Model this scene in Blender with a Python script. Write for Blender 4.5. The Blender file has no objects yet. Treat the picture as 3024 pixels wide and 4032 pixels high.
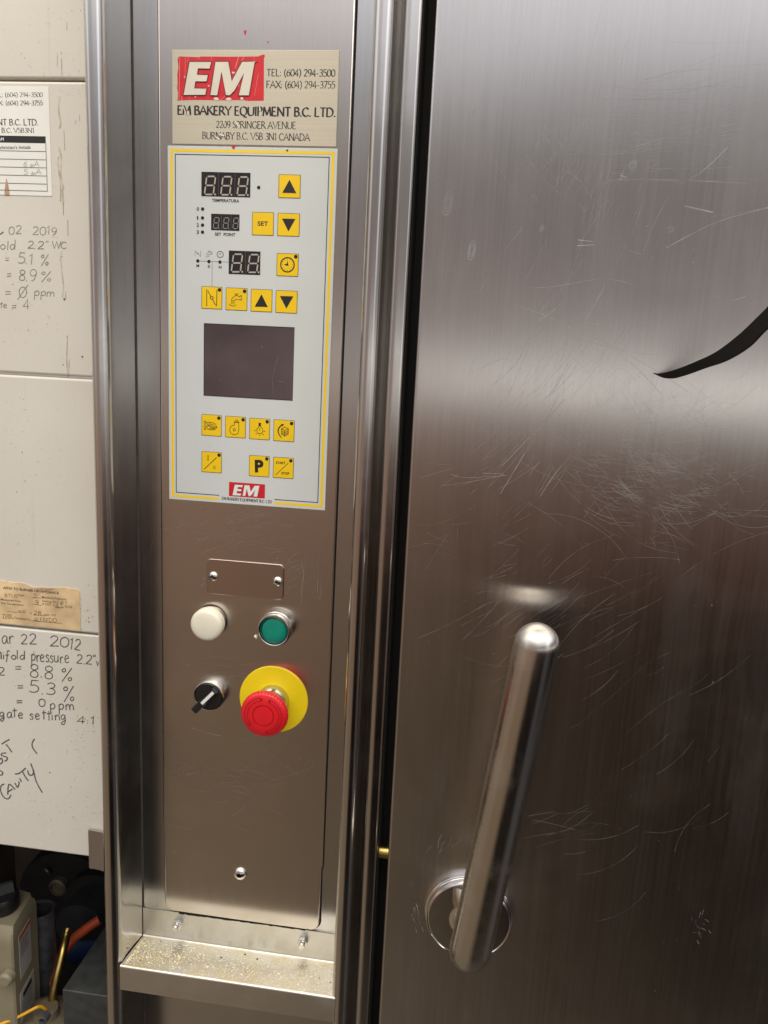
import bpy, bmesh, math, random
from mathutils import Vector, Matrix
R_ = math.radians
scn = bpy.context.scene
COL = scn.collection
random.seed(7)

# ------------------------------------------------------------------ camera
F_PX = 3030.0                       # focal length of the phone, in pixels of a 3024 x 4032 frame
CAM = Vector((0.0, -0.676, 1.45))
yaw, pit, rol = R_(6.8347), R_(11.2449), R_(-2.9063)
Ry = Matrix(((math.cos(yaw), -math.sin(yaw), 0), (math.sin(yaw), math.cos(yaw), 0), (0, 0, 1)))
Rp = Matrix(((1, 0, 0), (0, math.cos(pit), math.sin(pit)), (0, -math.sin(pit), math.cos(pit))))
Rr = Matrix(((math.cos(rol), 0, math.sin(rol)), (0, 1, 0), (-math.sin(rol), 0, math.cos(rol))))
ROT = Ry @ Rp @ Rr                  # columns: right, forward, up
right, fwd, up = (Vector(ROT.col[i]) for i in range(3))
cam = bpy.data.cameras.new("camera"); co = bpy.data.objects.new("camera", cam); COL.objects.link(co)
M4 = Matrix((right, up, -fwd)).transposed().to_4x4(); M4.translation = CAM
co.matrix_world = M4
cam.sensor_fit = 'VERTICAL'; cam.sensor_height = 36.0; cam.lens = 36.0 * F_PX / 4032.0
cam.clip_start = 0.01; cam.clip_end = 60
scn.camera = co

def P(u, v, Y=0.0):
    """point of the plane y = Y seen at pixel (u, v) of the 3024 x 4032 photograph -> x, z"""
    d = right * ((u - 1512) / F_PX) - up * ((v - 2016) / F_PX) + fwd
    t = (Y - CAM.y) / d.y
    p = CAM + d * t
    return p.x, p.z

# ------------------------------------------------------------------ light
wd = bpy.data.worlds.new("World"); scn.world = wd; wd.use_nodes = True
nt = wd.node_tree; nt.nodes.clear()
def WN(t, **k):
    n = nt.nodes.new(t)
    for a, b in k.items(): setattr(n, a, b)
    return n
def wl(a, b): nt.links.new(a, b)
tc = WN('ShaderNodeTexCoord'); sp = WN('ShaderNodeSeparateXYZ'); wl(tc.outputs['Generated'], sp.inputs[0])
def wmap(src, a, b, c, d, smooth=True):
    m = WN('ShaderNodeMapRange'); m.interpolation_type = 'SMOOTHSTEP' if smooth else 'LINEAR'
    for i, v in enumerate((a, b, c, d)): m.inputs[i + 1].default_value = v
    wl(src, m.inputs[0]); return m.outputs[0]
def wramp(stops):
    r = WN('ShaderNodeValToRGB'); e = r.color_ramp.elements
    while len(e) < len(stops): e.new(0.5)
    for s, (z, c) in zip(e, stops): s.position = z * 0.5 + 0.5; s.color = (*c, 1)
    wl(wmap(sp.outputs[2], -1, 1, 0, 1, False), r.inputs[0]); return r.outputs[0]
rampR = wramp([(-1.0, (.10, .085, .07)), (-.76, (.085, .066, .050)), (-.62, (.016, .012, .009)), (-.45, (.006, .004, .003)), (-.3, (.014, .008, .006)),
               (-.2, (.085, .043, .032)), (-.11, (.21, .145, .12)), (-.055, (.40, .37, .35)), (-.042, (1.45, 1.41, 1.34)), (-.004, (1.5, 1.46, 1.40)),
               (.02, (.70, .66, .64)), (.06, (.46, .42, .405)), (.14, (.33, .30, .29)), (.22, (.30, .28, .265)), (.29, (.55, .54, .55)), (.35, (1.2, 1.2, 1.28)), (.46, (1.6, 1.6, 1.7)), (.62, (1.6, 1.6, 1.65)), (.75, (1.35, 1.3, 1.25)), (1.0, (1.3, 1.25, 1.15))])
rampL = wramp([(-1.0, (.24, .20, .15)), (-.7, (.28, .21, .145)), (-.45, (.27, .19, .125)), (-.2, (.35, .225, .16)),
               (-.08, (.42, .29, .225)), (-.03, (.52, .44, .40)), (.02, (.48, .40, .37)), (.06, (.40, .32, .305)), (.13, (.36, .28, .265)), (.2, (.36, .30, .285)),
               (.29, (.50, .48, .48)), (.37, (.95, .95, 1.02)), (.46, (1.15, 1.15, 1.23)), (.62, (1.4, 1.4, 1.45)), (.75, (1.3, 1.26, 1.2)), (1.0, (1.3, 1.25, 1.15))])
mx = WN('ShaderNodeMix', data_type='RGBA'); wl(wmap(sp.outputs[0], -.28, .12, 0, 1), mx.inputs[0]); wl(rampL, mx.inputs[6]); wl(rampR, mx.inputs[7])
# unseen bright patches added on either side, to streak the rounded posts
def lobe(a, b, c, d, sock): 
    m = WN('ShaderNodeMath', operation='MULTIPLY'); wl(wmap(sock, a, b, 0, 1), m.inputs[0]); wl(wmap(sock, c, d, 1, 0), m.inputs[1]); return m.outputs[0]
def mul(a, b):
    m = WN('ShaderNodeMath', operation='MULTIPLY'); wl(a, m.inputs[0])
    if isinstance(b, float): m.inputs[1].default_value = b
    else: wl(b, m.inputs[1])
    return m.outputs[0]
def addcol(base, fac, col):
    m = WN('ShaderNodeMix', data_type='RGBA', blend_type='ADD'); wl(fac, m.inputs[0]); wl(base, m.inputs[6]); m.inputs[7].default_value = (*col, 1); return m.outputs[2]
zup = wmap(sp.outputs[2], -.22, .40, .06, 1.0)
colr = mx.outputs[2]
colr = addcol(colr, mul(lobe(.60, .74, .80, .92, sp.outputs[0]), zup), (1.1, 1.1, 1.2))
colr = addcol(colr, mul(lobe(-.97, -.88, -.80, -.66, sp.outputs[0]), zup), (.8, .78, .78))
bg = WN('ShaderNodeBackground'); bg.inputs[1].default_value = 0.82; wl(colr, bg.inputs[0])
ow = WN('ShaderNodeOutputWorld'); wl(bg.outputs[0], ow.inputs[0])

def area(name, loc, target, sx, sy, watts, col):
    l = bpy.data.lights.new(name, 'AREA'); l.shape = 'RECTANGLE'; l.size = sx; l.size_y = sy; l.energy = watts; l.color = col
    o = bpy.data.objects.new(name, l); COL.objects.link(o); o.location = loc
    o.rotation_euler = (Vector(target) - Vector(loc)).to_track_quat('-Z', 'Y').to_euler(); return o

area("ceiling_lamp", (-0.75, -0.95, 3.1), (-0.3, -.3, 1.3), 2.4, 1.3, 29, (1.0, .90, .74))
area("ceiling_lamp", (0.65, -1.05, 3.1), (0.2, -.3, 1.3), 2.4, 1.3, 24, (1.0, .92, .80))

scn.view_settings.view_transform = 'Standard'; scn.view_settings.look = 'None'
scn.view_settings.exposure = 0.0; scn.view_settings.gamma = 1.0
scn.render.film_transparent = False

# ------------------------------------------------------------------ materials
def new_mat(name):
    m = bpy.data.materials.new(name); m.use_nodes = True
    return m, m.node_tree, m.node_tree.nodes['Principled BSDF']
def plain(name, col, rough=.5, metal=0.0, var=0.0, scale=60, bump=0.0, coat=0.0, spec=.5):
    m, t, b = new_mat(name); n = t.nodes
    b.inputs['Base Color'].default_value = (*col, 1); b.inputs['Roughness'].default_value = rough; b.inputs['Metallic'].default_value = metal
    b.inputs['Coat Weight'].default_value = coat; b.inputs['Specular IOR Level'].default_value = spec
    if var or bump:
        tcn = n.new('ShaderNodeTexCoord'); no = n.new('ShaderNodeTexNoise'); no.inputs['Scale'].default_value = scale; no.inputs['Detail'].default_value = 6
        t.links.new(tcn.outputs['Object'], no.inputs['Vector'])
        if var:
            r = n.new('ShaderNodeValToRGB'); r.color_ramp.elements[0].position = .3; r.color_ramp.elements[1].position = .7
            r.color_ramp.elements[0].color = (*[c * (1 - var) for c in col], 1); r.color_ramp.elements[1].color = (*[min(1, c * (1 + var)) for c in col], 1)
            t.links.new(no.outputs[0], r.inputs[0]); t.links.new(r.outputs[0], b.inputs['Base Color'])
        if bump:
            bp = n.new('ShaderNodeBump'); bp.inputs['Strength'].default_value = bump; bp.inputs['Distance'].default_value = .001
            t.links.new(no.outputs[0], bp.inputs['Height']); t.links.new(bp.outputs[0], b.inputs['Normal'])
    return m

def steel(name, col=(.60, .585, .57), rough=.26, grain='Z', gs=1.0, bump=.10, aniso=.55, smudge=.12, dents=0.0, colvar=.025, smear=0.0):
    """brushed stainless: fine grain along one axis, wiped smudges, faint waviness"""
    m, t, b = new_mat(name); n = t.nodes; L = t.links.new
    tcn = n.new('ShaderNodeTexCoord')
    mp = n.new('ShaderNodeMapping'); k = {'Z': (1700, 1700, 16), 'X': (16, 1700, 1700)}[grain]
    mp.inputs['Scale'].default_value = [q * gs for q in k]; L(tcn.outputs['Object'], mp.inputs[0])
    g = n.new('ShaderNodeTexNoise'); g.inputs['Scale'].default_value = 1; g.inputs['Detail'].default_value = 3; L(mp.outputs[0], g.inputs['Vector'])
    mp2 = n.new('ShaderNodeMapping'); mp2.inputs['Scale'].default_value = (620, 620, 7) if grain == 'Z' else (7, 620, 620); L(tcn.outputs['Object'], mp2.inputs[0])
    g2 = n.new('ShaderNodeTexNoise'); g2.inputs['Scale'].default_value = 1; g2.inputs['Detail'].default_value = 4; L(mp2.outputs[0], g2.inputs['Vector'])
    s = n.new('ShaderNodeTexNoise'); s.inputs['Scale'].default_value = 9; s.inputs['Detail'].default_value = 7; s.inputs['Roughness'].default_value = .62
    s.inputs['Distortion'].default_value = .6; L(tcn.outputs['Object'], s.inputs['Vector'])
    sr = n.new('ShaderNodeMapRange'); sr.inputs[1].default_value = .46; sr.inputs[2].default_value = .72; sr.inputs[3].default_value = 0; sr.inputs[4].default_value = smudge
    L(s.outputs[0], sr.inputs[0])
    gr = n.new('ShaderNodeMapRange'); gr.inputs[1].default_value = .3; gr.inputs[2].default_value = .7; gr.inputs[3].default_value = rough - .014; gr.inputs[4].default_value = rough + .020
    L(g2.outputs[0], gr.inputs[0])
    ad = n.new('ShaderNodeMath'); ad.operation = 'ADD'; L(sr.outputs[0], ad.inputs[0]); L(gr.outputs[0], ad.inputs[1]); L(ad.outputs[0], b.inputs['Roughness'])
    cr = n.new('ShaderNodeValToRGB'); cr.color_ramp.elements[0].position = .28; cr.color_ramp.elements[1].position = .72
    cr.color_ramp.elements[0].color = (*[c * (1 - colvar) for c in col], 1); cr.color_ramp.elements[1].color = (*[c * (1 + colvar) for c in col], 1)
    mixg = n.new('ShaderNodeMath'); mixg.operation = 'ADD'; 
    h1 = n.new('ShaderNodeMath'); h1.operation = 'MULTIPLY'; h1.inputs[1].default_value = .5; L(g.outputs[0], h1.inputs[0])
    h2 = n.new('ShaderNodeMath'); h2.operation = 'MULTIPLY'; h2.inputs[1].default_value = .5; L(g2.outputs[0], h2.inputs[0])
    L(h1.outputs[0], mixg.inputs[0]); L(h2.outputs[0], mixg.inputs[1]); L(mixg.outputs[0], cr.inputs[0]); L(cr.outputs[0], b.inputs['Base Color'])
    bp = n.new('ShaderNodeBump'); bp.inputs['Strength'].default_value = bump; bp.inputs['Distance'].default_value = .0004; L(mixg.outputs[0], bp.inputs['Height'])
    if dents:
        d = n.new('ShaderNodeTexNoise'); d.inputs['Scale'].default_value = 5; d.inputs['Detail'].default_value = 1; L(tcn.outputs['Object'], d.inputs['Vector'])
        b2 = n.new('ShaderNodeBump'); b2.inputs['Strength'].default_value = 1; b2.inputs['Distance'].default_value = dents; L(d.outputs[0], b2.inputs['Height'])
        L(b2.outputs[0], bp.inputs['Normal'])
    L(bp.outputs[0], b.inputs['Normal'])
    b.inputs['Metallic'].default_value = 1.0
    if smear:          # dried wipe marks: a thin dull film in slanting streaks
        m3 = n.new('ShaderNodeMapping'); m3.inputs['Rotation'].default_value = (0, R_(24), 0); m3.inputs['Scale'].default_value = (30, 30, 5); L(tcn.outputs['Object'], m3.inputs[0])
        w = n.new('ShaderNodeTexNoise'); w.inputs['Scale'].default_value = 1; w.inputs['Detail'].default_value = 9; w.inputs['Roughness'].default_value = .68; w.inputs['Distortion'].default_value = .8; L(m3.outputs[0], w.inputs['Vector'])
        wr = n.new('ShaderNodeMapRange'); wr.inputs[1].default_value = .44; wr.inputs[2].default_value = .76; wr.inputs[4].default_value = 1; L(w.outputs[0], wr.inputs[0])
        pz = n.new('ShaderNodeTexNoise'); pz.inputs['Scale'].default_value = 4.5; pz.inputs['Detail'].default_value = 2; L(tcn.outputs['Object'], pz.inputs['Vector'])
        pq = n.new('ShaderNodeMapRange'); pq.inputs[1].default_value = .46; pq.inputs[2].default_value = .66; pq.inputs[3].default_value = smear * .2; pq.inputs[4].default_value = smear; L(pz.outputs[0], pq.inputs[0])
        wq = n.new('ShaderNodeMath'); wq.operation = 'MULTIPLY'; L(wr.outputs[0], wq.inputs[0]); L(pq.outputs[0], wq.inputs[1])
        sx = n.new('ShaderNodeSeparateXYZ'); L(tcn.outputs['Object'], sx.inputs[0])      # hands and cloths wipe at chest height, hardly lower down
        hz = n.new('ShaderNodeMapRange'); hz.inputs[1].default_value = 1.36; hz.inputs[2].default_value = 1.56; hz.inputs[3].default_value = .12; L(sx.outputs[2], hz.inputs[0])
        wz_ = n.new('ShaderNodeMath'); wz_.operation = 'MULTIPLY'; L(wq.outputs[0], wz_.inputs[0]); L(hz.outputs[0], wz_.inputs[1]); wr = wz_
        df = n.new('ShaderNodeBsdfDiffuse'); df.inputs[0].default_value = (.42, .41, .40, 1)
        ms = n.new('ShaderNodeMixShader'); L(wr.outputs[0], ms.inputs[0]); L(b.outputs[0], ms.inputs[1]); L(df.outputs[0], ms.inputs[2]); L(ms.outputs[0], n['Material Output'].inputs[0])
    if aniso:
        b.inputs['Anisotropic'].default_value = aniso
        tg = n.new('ShaderNodeCombineXYZ'); tg.inputs['Z' if grain == 'Z' else 'X'].default_value = 1.0; L(tg.outputs[0], b.inputs['Tangent'])   # along the grain
        b.inputs['Anisotropic Rotation'].default_value = ANISO_ROT
    return m
ANISO_ROT = 0.25

def enamel(name):
    """old cream enamelled sheet: grease freckles, faint runs, yellowing"""
    m, t, b = new_mat(name); n = t.nodes; L = t.links.new
    tcn = n.new('ShaderNodeTexCoord')
    a = n.new('ShaderNodeTexNoise'); a.inputs['Scale'].default_value = 7; a.inputs['Detail'].default_value = 5; L(tcn.outputs['Object'], a.inputs['Vector'])
    r1 = n.new('ShaderNodeValToRGB'); r1.color_ramp.elements[0].position = .3; r1.color_ramp.elements[1].position = .75
    r1.color_ramp.elements[0].color = (.63, .60, .525, 1); r1.color_ramp.elements[1].color = (.69, .67, .61, 1); L(a.outputs[0], r1.inputs[0])
    f = n.new('ShaderNodeTexNoise'); f.inputs['Scale'].default_value = 260; f.inputs['Detail'].default_value = 3; L(tcn.outputs['Object'], f.inputs['Vector'])
    fr = n.new('ShaderNodeMapRange'); fr.inputs[1].default_value = .62; fr.inputs[2].default_value = .74; fr.inputs[3].default_value = 0; fr.inputs[4].default_value = .45; L(f.outputs[0], fr.inputs[0])
    pm = n.new('ShaderNodeTexNoise'); pm.inputs['Scale'].default_value = 18; pm.inputs['Detail'].default_value = 2; L(tcn.outputs['Object'], pm.inputs['Vector'])
    pr = n.new('ShaderNodeMapRange'); pr.inputs[1].default_value = .45; pr.inputs[2].default_value = .62; L(pm.outputs[0], pr.inputs[0])
    mu = n.new('ShaderNodeMath'); mu.operation = 'MULTIPLY'; L(fr.outputs[0], mu.inputs[0]); L(pr.outputs[0], mu.inputs[1])
    m1 = n.new('ShaderNodeMix'); m1.data_type = 'RGBA'; L(mu.outputs[0], m1.inputs[0]); L(r1.outputs[0], m1.inputs[6]); m1.inputs[7].default_value = (.34, .27, .18, 1)
    mp = n.new('ShaderNodeMapping'); mp.inputs['Scale'].default_value = (130, 130, 4); L(tcn.outputs['Object'], mp.inputs[0])
    v = n.new('ShaderNodeTexNoise'); v.inputs['Scale'].default_value = 1; v.inputs['Detail'].default_value = 2; L(mp.outputs[0], v.inputs['Vector'])
    vr = n.new('ShaderNodeMapRange'); vr.inputs[1].default_value = .66; vr.inputs[2].default_value = .76; vr.inputs[3].default_value = 0; vr.inputs[4].default_value = .3; L(v.outputs[0], vr.inputs[0])
    m2 = n.new('ShaderNodeMix'); m2.data_type = 'RGBA'; L(vr.outputs[0], m2.inputs[0]); L(m1.outputs[2], m2.inputs[6]); m2.inputs[7].default_value = (.5, .41, .28, 1)
    L(m2.outputs[2], b.inputs['Base Color']); b.inputs['Roughness'].default_value = .42
    bp = n.new('ShaderNodeBump'); bp.inputs['Strength'].default_value = .15; bp.inputs['Distance'].default_value = .0006; L(f.outputs[0], bp.inputs['Height']); L(bp.outputs[0], b.inputs['Normal'])
    return m

MAT = dict(
    door=steel('door_steel', (.58, .555, .535), .215, 'Z', 1, .045, .97, .05, .0011, .05, smear=.55),
    panel=steel('panel_steel', (.64, .595, .55), .21, 'Z', 1, .04, .85, .06, .0005, .04, smear=.12),
    post=steel('post_steel', (.57, .55, .525), .16, 'Z', .8, .015, .35, .10, .0006),
    inner=steel('channel_steel', (.55, .545, .535), .20, 'Z', 1, .012, .6, .06, .0004),
    shelf=steel('shelf_steel', (.62, .605, .56), .30, 'X', 1, .07, .4, .16, .0006),
    plate=steel('nameplate_brushed', (.54, .50, .40), .50, 'X', .55, .16, .3, .04, 0, .05),
    blank=steel('blank_plate_steel', (.56, .475, .42), .22, 'Z', 1, .05, .6, .10, .0003),
    clip=steel('clip_steel', (.5, .47, .44), .42, 'Z', .8, .1, .2, .2),
    chrome=plain('chrome', (.74, .72, .69), .04, 1, .06, 90),
    chromeworn=steel('worn_chrome', (.58, .55, .50), .19, 'Z', .5, .06, 0, .26, .0006),
    bezel=plain('bezel_metal', (.62, .60, .55), .22, 1, .12, 220),
    screw=plain('screw_steel', (.68, .66, .62), .18, 1, .06, 300),
    scratch=plain('scratched_steel', (.34, .335, .33), .45, 0),
    gap=plain('black_gap', (.006, .006, .006), .8),
    rubber=plain('black_rubber', (.012, .012, .013), .55),
    black=plain('black_plastic', (.012, .012, .013), .32, 0, .1, 80),
    enamel=enamel('cream_enamel'),
    foil=plain('keypad_foil', (.60, .635, .63), .42, 0, .03, 14),
    yellow=plain('key_yellow', (.86, .57, .006), .42, 0, .05, 30),
    border=plain('border_yellow', (.88, .62, .02), .45, 0, .03, 30),
    ink=plain('black_ink', (.012, .011, .014), .5),
    greyink=plain('grey_ink', (.12, .12, .12), .5),
    led=plain('led_lens', (.02, .018, .018), .25),
    disp=plain('display_window', (.022, .020, .022), .2, 0, .2, 30),
    seg=plain('display_segment', (.42, .385, .33), .5),
    segdim=plain('dim_display_segment', (.26, .245, .225), .5),
    screen=plain('screen_glass', (.092, .068, .074), .25, 0, .42, 11),  # mottled reflections painted into the glass colour
    red=plain('logo_red', (.60, .012, .022), .45, 0, .1, 90),
    white=plain('logo_white', (.78, .78, .76), .5),
    halo=plain('plate_bare', (.70, .66, .55), .5, 0, .06, 60),
    lens=plain('white_lens', (.80, .77, .63), .30, 0, .03, 60, 0, .2),
    green=plain('green_lens', (.0, .235, .165), .22, 0, .08, 90, 0, .4),
    greendk=plain('green_lens_rim', (.0, .075, .055), .25, 0, 0, 90),
    estop=plain('red_button', (.66, .010, .018), .36, 0, .06, 120, 0, .1),
    estopdk=plain('red_groove_shade', (.30, .004, .010), .5),  # darker red paints in the shade of moulded grooves
    disc=plain('yellow_disc', (.86, .66, .008), .45, 0, .03, 40),
    brass=plain('brass', (.42, .30, .10), .30, 1, .35, 60),
    paper=plain('white_paper', (.80, .80, .76), .55, 0, .03, 40),
    tan=plain('aged_paper', (.66, .49, .28), .7, 0, .28, 45, .1),
    pen=plain('marker_pen', (.10, .092, .085), .6, 0, .3, 400),
    pencil=plain('pencil', (.42, .42, .40), .7),
    tagink=plain('faded_print', (.16, .10, .055), .7, 0, .3, 300),
    dripstain=plain('drip_stain', (.50, .45, .36), .5, 0, .1, 200),
    penfaint=plain('faded_marker', (.22, .21, .20), .6, 0, .3, 400),
    rust=plain('brown_stain', (.42, .28, .17), .6, 0, .15, 200),
    flour=plain('flour', (.86, .79, .56), .9),
    crumb=plain('crumb', (.08, .05, .03), .9),
    grime=plain('grime', (.05, .04, .03), .8, 0, .3, 200),
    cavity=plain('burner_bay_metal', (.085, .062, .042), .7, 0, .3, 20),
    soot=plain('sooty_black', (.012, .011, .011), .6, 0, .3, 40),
    iron=plain('blower_iron', (.028, .030, .036), .5, 0, .25, 40),
    galv=plain('grey_iron_pipe', (.15, .155, .165), .38, .6, .3, 90),
    beige=plain('valve_beige', (.25, .22, .145), .5, 0, .08, 40),  # beige darkened in the colour for the bay's deep shade
    beigedk=plain('valve_side', (.23, .185, .12), .55, 0, .1, 40),
    orange=plain('orange_sleeve', (.50, .075, .02), .55, 0, .12, 60),
    blue=plain('blue_cap', (.01, .04, .12), .5),
    boxgrey=plain('grey_box', (.06, .064, .064), .5, .3, .25, 70),  # base grey also carries the shade inside the bay
    wire=plain('yellow_wire', (.80, .42, .02), .4),
    motor=plain('cast_motor', (.17, .14, .095), .6, .3, .3, 60),
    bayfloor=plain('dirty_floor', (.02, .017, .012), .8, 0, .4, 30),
)

def dusty(m, lo=.40, hi=.66, amt=.55):
    """a film of flour lying on upward faces only"""
    t = m.node_tree; n = t.nodes; L = t.links.new; b = n['Principled BSDF']; out = n['Material Output']
    d = n.new('ShaderNodeBsdfDiffuse'); d.inputs[0].default_value = (.50, .41, .20, 1)
    tcn = n.new('ShaderNodeTexCoord'); a = n.new('ShaderNodeTexNoise'); a.inputs['Scale'].default_value = 30; a.inputs['Detail'].default_value = 8; a.inputs['Roughness'].default_value = .7; L(tcn.outputs['Object'], a.inputs['Vector'])
    r = n.new('ShaderNodeMapRange'); r.inputs[1].default_value = lo; r.inputs[2].default_value = hi; r.inputs[3].default_value = .05; r.inputs[4].default_value = amt; L(a.outputs[0], r.inputs[0])
    g = n.new('ShaderNodeNewGeometry'); sx = n.new('ShaderNodeSeparateXYZ'); L(g.outputs['True Normal'], sx.inputs[0])
    u = n.new('ShaderNodeMapRange'); u.inputs[1].default_value = .55; u.inputs[2].default_value = .95; L(sx.outputs[2], u.inputs[0])
    k = n.new('ShaderNodeMath'); k.operation = 'MULTIPLY'; L(r.outputs[0], k.inputs[0]); L(u.outputs[0], k.inputs[1])
    mx_ = n.new('ShaderNodeMixShader'); L(k.outputs[0], mx_.inputs[0]); L(b.outputs[0], mx_.inputs[1]); L(d.outputs[0], mx_.inputs[2]); L(mx_.outputs[0], out.inputs[0])
dusty(MAT['shelf'])
MAT['plate'].node_tree.nodes['Principled BSDF'].inputs['Metallic'].default_value = .25
def broken(m, a, b, lo, hi, scale):
    t = m.node_tree; n = t.nodes; L = t.links.new
    tcn = n.new('ShaderNodeTexCoord'); q = n.new('ShaderNodeTexNoise'); q.inputs['Scale'].default_value = scale; q.inputs['Detail'].default_value = 4; L(tcn.outputs['Object'], q.inputs['Vector'])
    r = n.new('ShaderNodeMapRange'); r.inputs[1].default_value = a; r.inputs[2].default_value = b; r.inputs[3].default_value = lo; r.inputs[4].default_value = hi; L(q.outputs[0], r.inputs[0])
    L(r.outputs[0], n['Principled BSDF'].inputs['Alpha'])
broken(MAT['scratch'], .36, .62, .18, 1.0, 40)
broken(MAT['dripstain'], .35, .65, .10, .55, 90)
broken(MAT['penfaint'], .3, .6, .45, 1, 220)
broken(MAT['pen'], .3, .55, .6, 1, 220)
# ------------------------------------------------------------------ mesh building
class MB:
    def __init__(s): s.v = []; s.f = []; s.m = []; s.mats = []
    def mi(s, mat):
        mat = MAT[mat] if isinstance(mat, str) else mat
        if mat not in s.mats: s.mats.append(mat)
        return s.mats.index(mat)
    def face(s, idx, mi): s.f.append(tuple(idx)); s.m.append(mi)
    def grid(s, loops, mat, closed=True):
        mi = s.mi(mat); base = []
        for lp in loops: base.append(len(s.v)); s.v += [tuple(p) for p in lp]
        n = len(loops[0])
        for a, b in zip(base, base[1:]):
            for i in range(n if closed else n - 1):
                j = (i + 1) % n; s.face((a + i, a + j, b + j, b + i), mi)
        return base
    def cap(s, loop, mat):
        b = len(s.v); s.v += [tuple(p) for p in loop]; s.face(range(b, b + len(loop)), s.mi(mat))
    def solid(s, loops, mat, capmat=None, back=True):
        base = s.grid(loops, mat); n = len(loops[0])
        s.face([base[-1] + i for i in range(n)], s.mi(capmat or mat))
        if back: s.face([base[0] + i for i in reversed(range(n))], s.mi(mat))
    def box(s, x0, x1, y0, y1, z0, z1, mat, bev=0.0):
        s.plate(rrect(x0, x1, z0, z1, bev), y0, y1, mat, bev) if bev else s.solid([[(x0, y1, z0), (x1, y1, z0), (x1, y1, z1), (x0, y1, z1)], [(x0, y0, z0), (x1, y0, z0), (x1, y0, z1), (x0, y0, z1)]], mat)
    def plate(s, poly, yf, yb, mat, bev=0.0, capmat=None, back=True):
        """outline (x, z) extruded from yb forward to yf, front edge rounded by bev"""
        loops = [[(x, yb, z) for x, z in poly]]
        if bev:
            for k in range(5):
                a = k / 4 * math.pi / 2
                q = inset(poly, bev * (1 - math.cos(a)))
                loops.append([(x, yf + bev * (1 - math.sin(a)), z) for x, z in q])
        else: loops.append([(x, yf, z) for x, z in poly])
        s.solid(loops, mat, capmat, back)
    def lathe(s, x, z, prof, mat, seg=48):
        loops = []
        for r, y in prof:
            r = max(r, 1e-6)
            loops.append([(x + r * math.cos(2 * math.pi * i / seg), y, z + r * math.sin(2 * math.pi * i / seg)) for i in range(seg)])
        s.grid(loops, mat)
    def tube(s, path, rad, mat, seg=16, caps=True):
        path = [Vector(p) for p in path]; n = len(path)
        rads = rad if isinstance(rad, (list, tuple)) else [rad] * n
        loops = []; ref = None
        for i in range(n):
            t = (path[min(i + 1, n - 1)] - path[max(i - 1, 0)]).normalized()
            if ref is None: ref = t.orthogonal().normalized()
            ref = (ref - t * ref.dot(t)).normalized(); b = t.cross(ref)
            loops.append([path[i] + (ref * math.cos(2 * math.pi * k / seg) + b * math.sin(2 * math.pi * k / seg)) * rads[i] for k in range(seg)])
        if caps: s.solid(loops, mat)
        else: s.grid(loops, mat)
    def profile(s, prof, z0, z1, mat, closed=False, nz=1):
        s.grid([[(x, y, z0 + (z1 - z0) * k / nz) for x, y in prof] for k in range(nz + 1)], mat, closed)
    def ribbon(s, pts, w, y, mat, width=None):
        """flat stroke of the pen on the plane y; pts in (x, z)"""
        if len(pts) < 2: return
        mi = s.mi(mat); L = []; Rr_ = []; n = len(pts); closed = n > 3 and math.dist(pts[0], pts[-1]) < 1e-9
        for i in range(n):
            c = pts[i]; k = 1.0
            def un(p, q):
                e = (q[0] - p[0], q[1] - p[1]); l = math.hypot(*e)
                return (e[0] / l, e[1] / l) if l > 1e-12 else None
            e1 = un(pts[i - 1], c) if i else None; e2 = un(c, pts[i + 1]) if i < n - 1 else None
            if closed and i in (0, n - 1): e1, e2 = un(pts[n - 2], c), un(c, pts[1])
            e1 = e1 or e2 or (1, 0); e2 = e2 or e1
            dx, dz = e1[0] + e2[0], e1[1] + e2[1]; d = math.hypot(dx, dz)
            if d < 1e-6: dx, dz = e1; d = 1.0
            k = 1 / max(.5, (e1[0] * dx + e1[1] * dz) / d)
            ww = (width(dx / d, dz / d) if width else w) * .5 * k
            nx, nz = -dz / d * ww, dx / d * ww
            L.append((pts[i][0] + nx, y, pts[i][1] + nz)); Rr_.append((pts[i][0] - nx, y, pts[i][1] - nz))
        b = len(s.v); s.v += L + Rr_
        for i in range(n - 1): s.face((b + i, b + i + 1, b + n + i + 1, b + n + i), mi)
    def flat(s, poly, y, mat):
        s.cap([(x, y, z) for x, z in poly], mat)
    def add_mesh(s, me, fn, mat):
        b = len(s.v); mi = s.mi(mat)
        s.v += [fn(v.co) for v in me.vertices]
        for p in me.polygons: s.face([b + i for i in p.vertices], mi)
    def build(s, name, parent=None, smooth=True, angle=32):
        me = bpy.data.meshes.new(name); me.from_pydata(s.v, [], s.f)
        for m in s.mats: me.materials.append(m)
        me.polygons.foreach_set('material_index', s.m)
        bm = bmesh.new(); bm.from_mesh(me); bmesh.ops.recalc_face_normals(bm, faces=bm.faces[:]); bm.to_mesh(me); bm.free()
        if smooth:
            me.set_sharp_from_angle(angle=R_(angle)); me.polygons.foreach_set('use_smooth', [len(p.vertices) <= 4 for p in me.polygons])
        me.update()
        o = bpy.data.objects.new(name, me); COL.objects.link(o)
        if parent:
            o.parent = parent
            w = Matrix.Translation(parent.location) if parent.type == 'EMPTY' else Matrix.Identity(4)
            o.matrix_parent_inverse = w.inverted()
        return o
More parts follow.
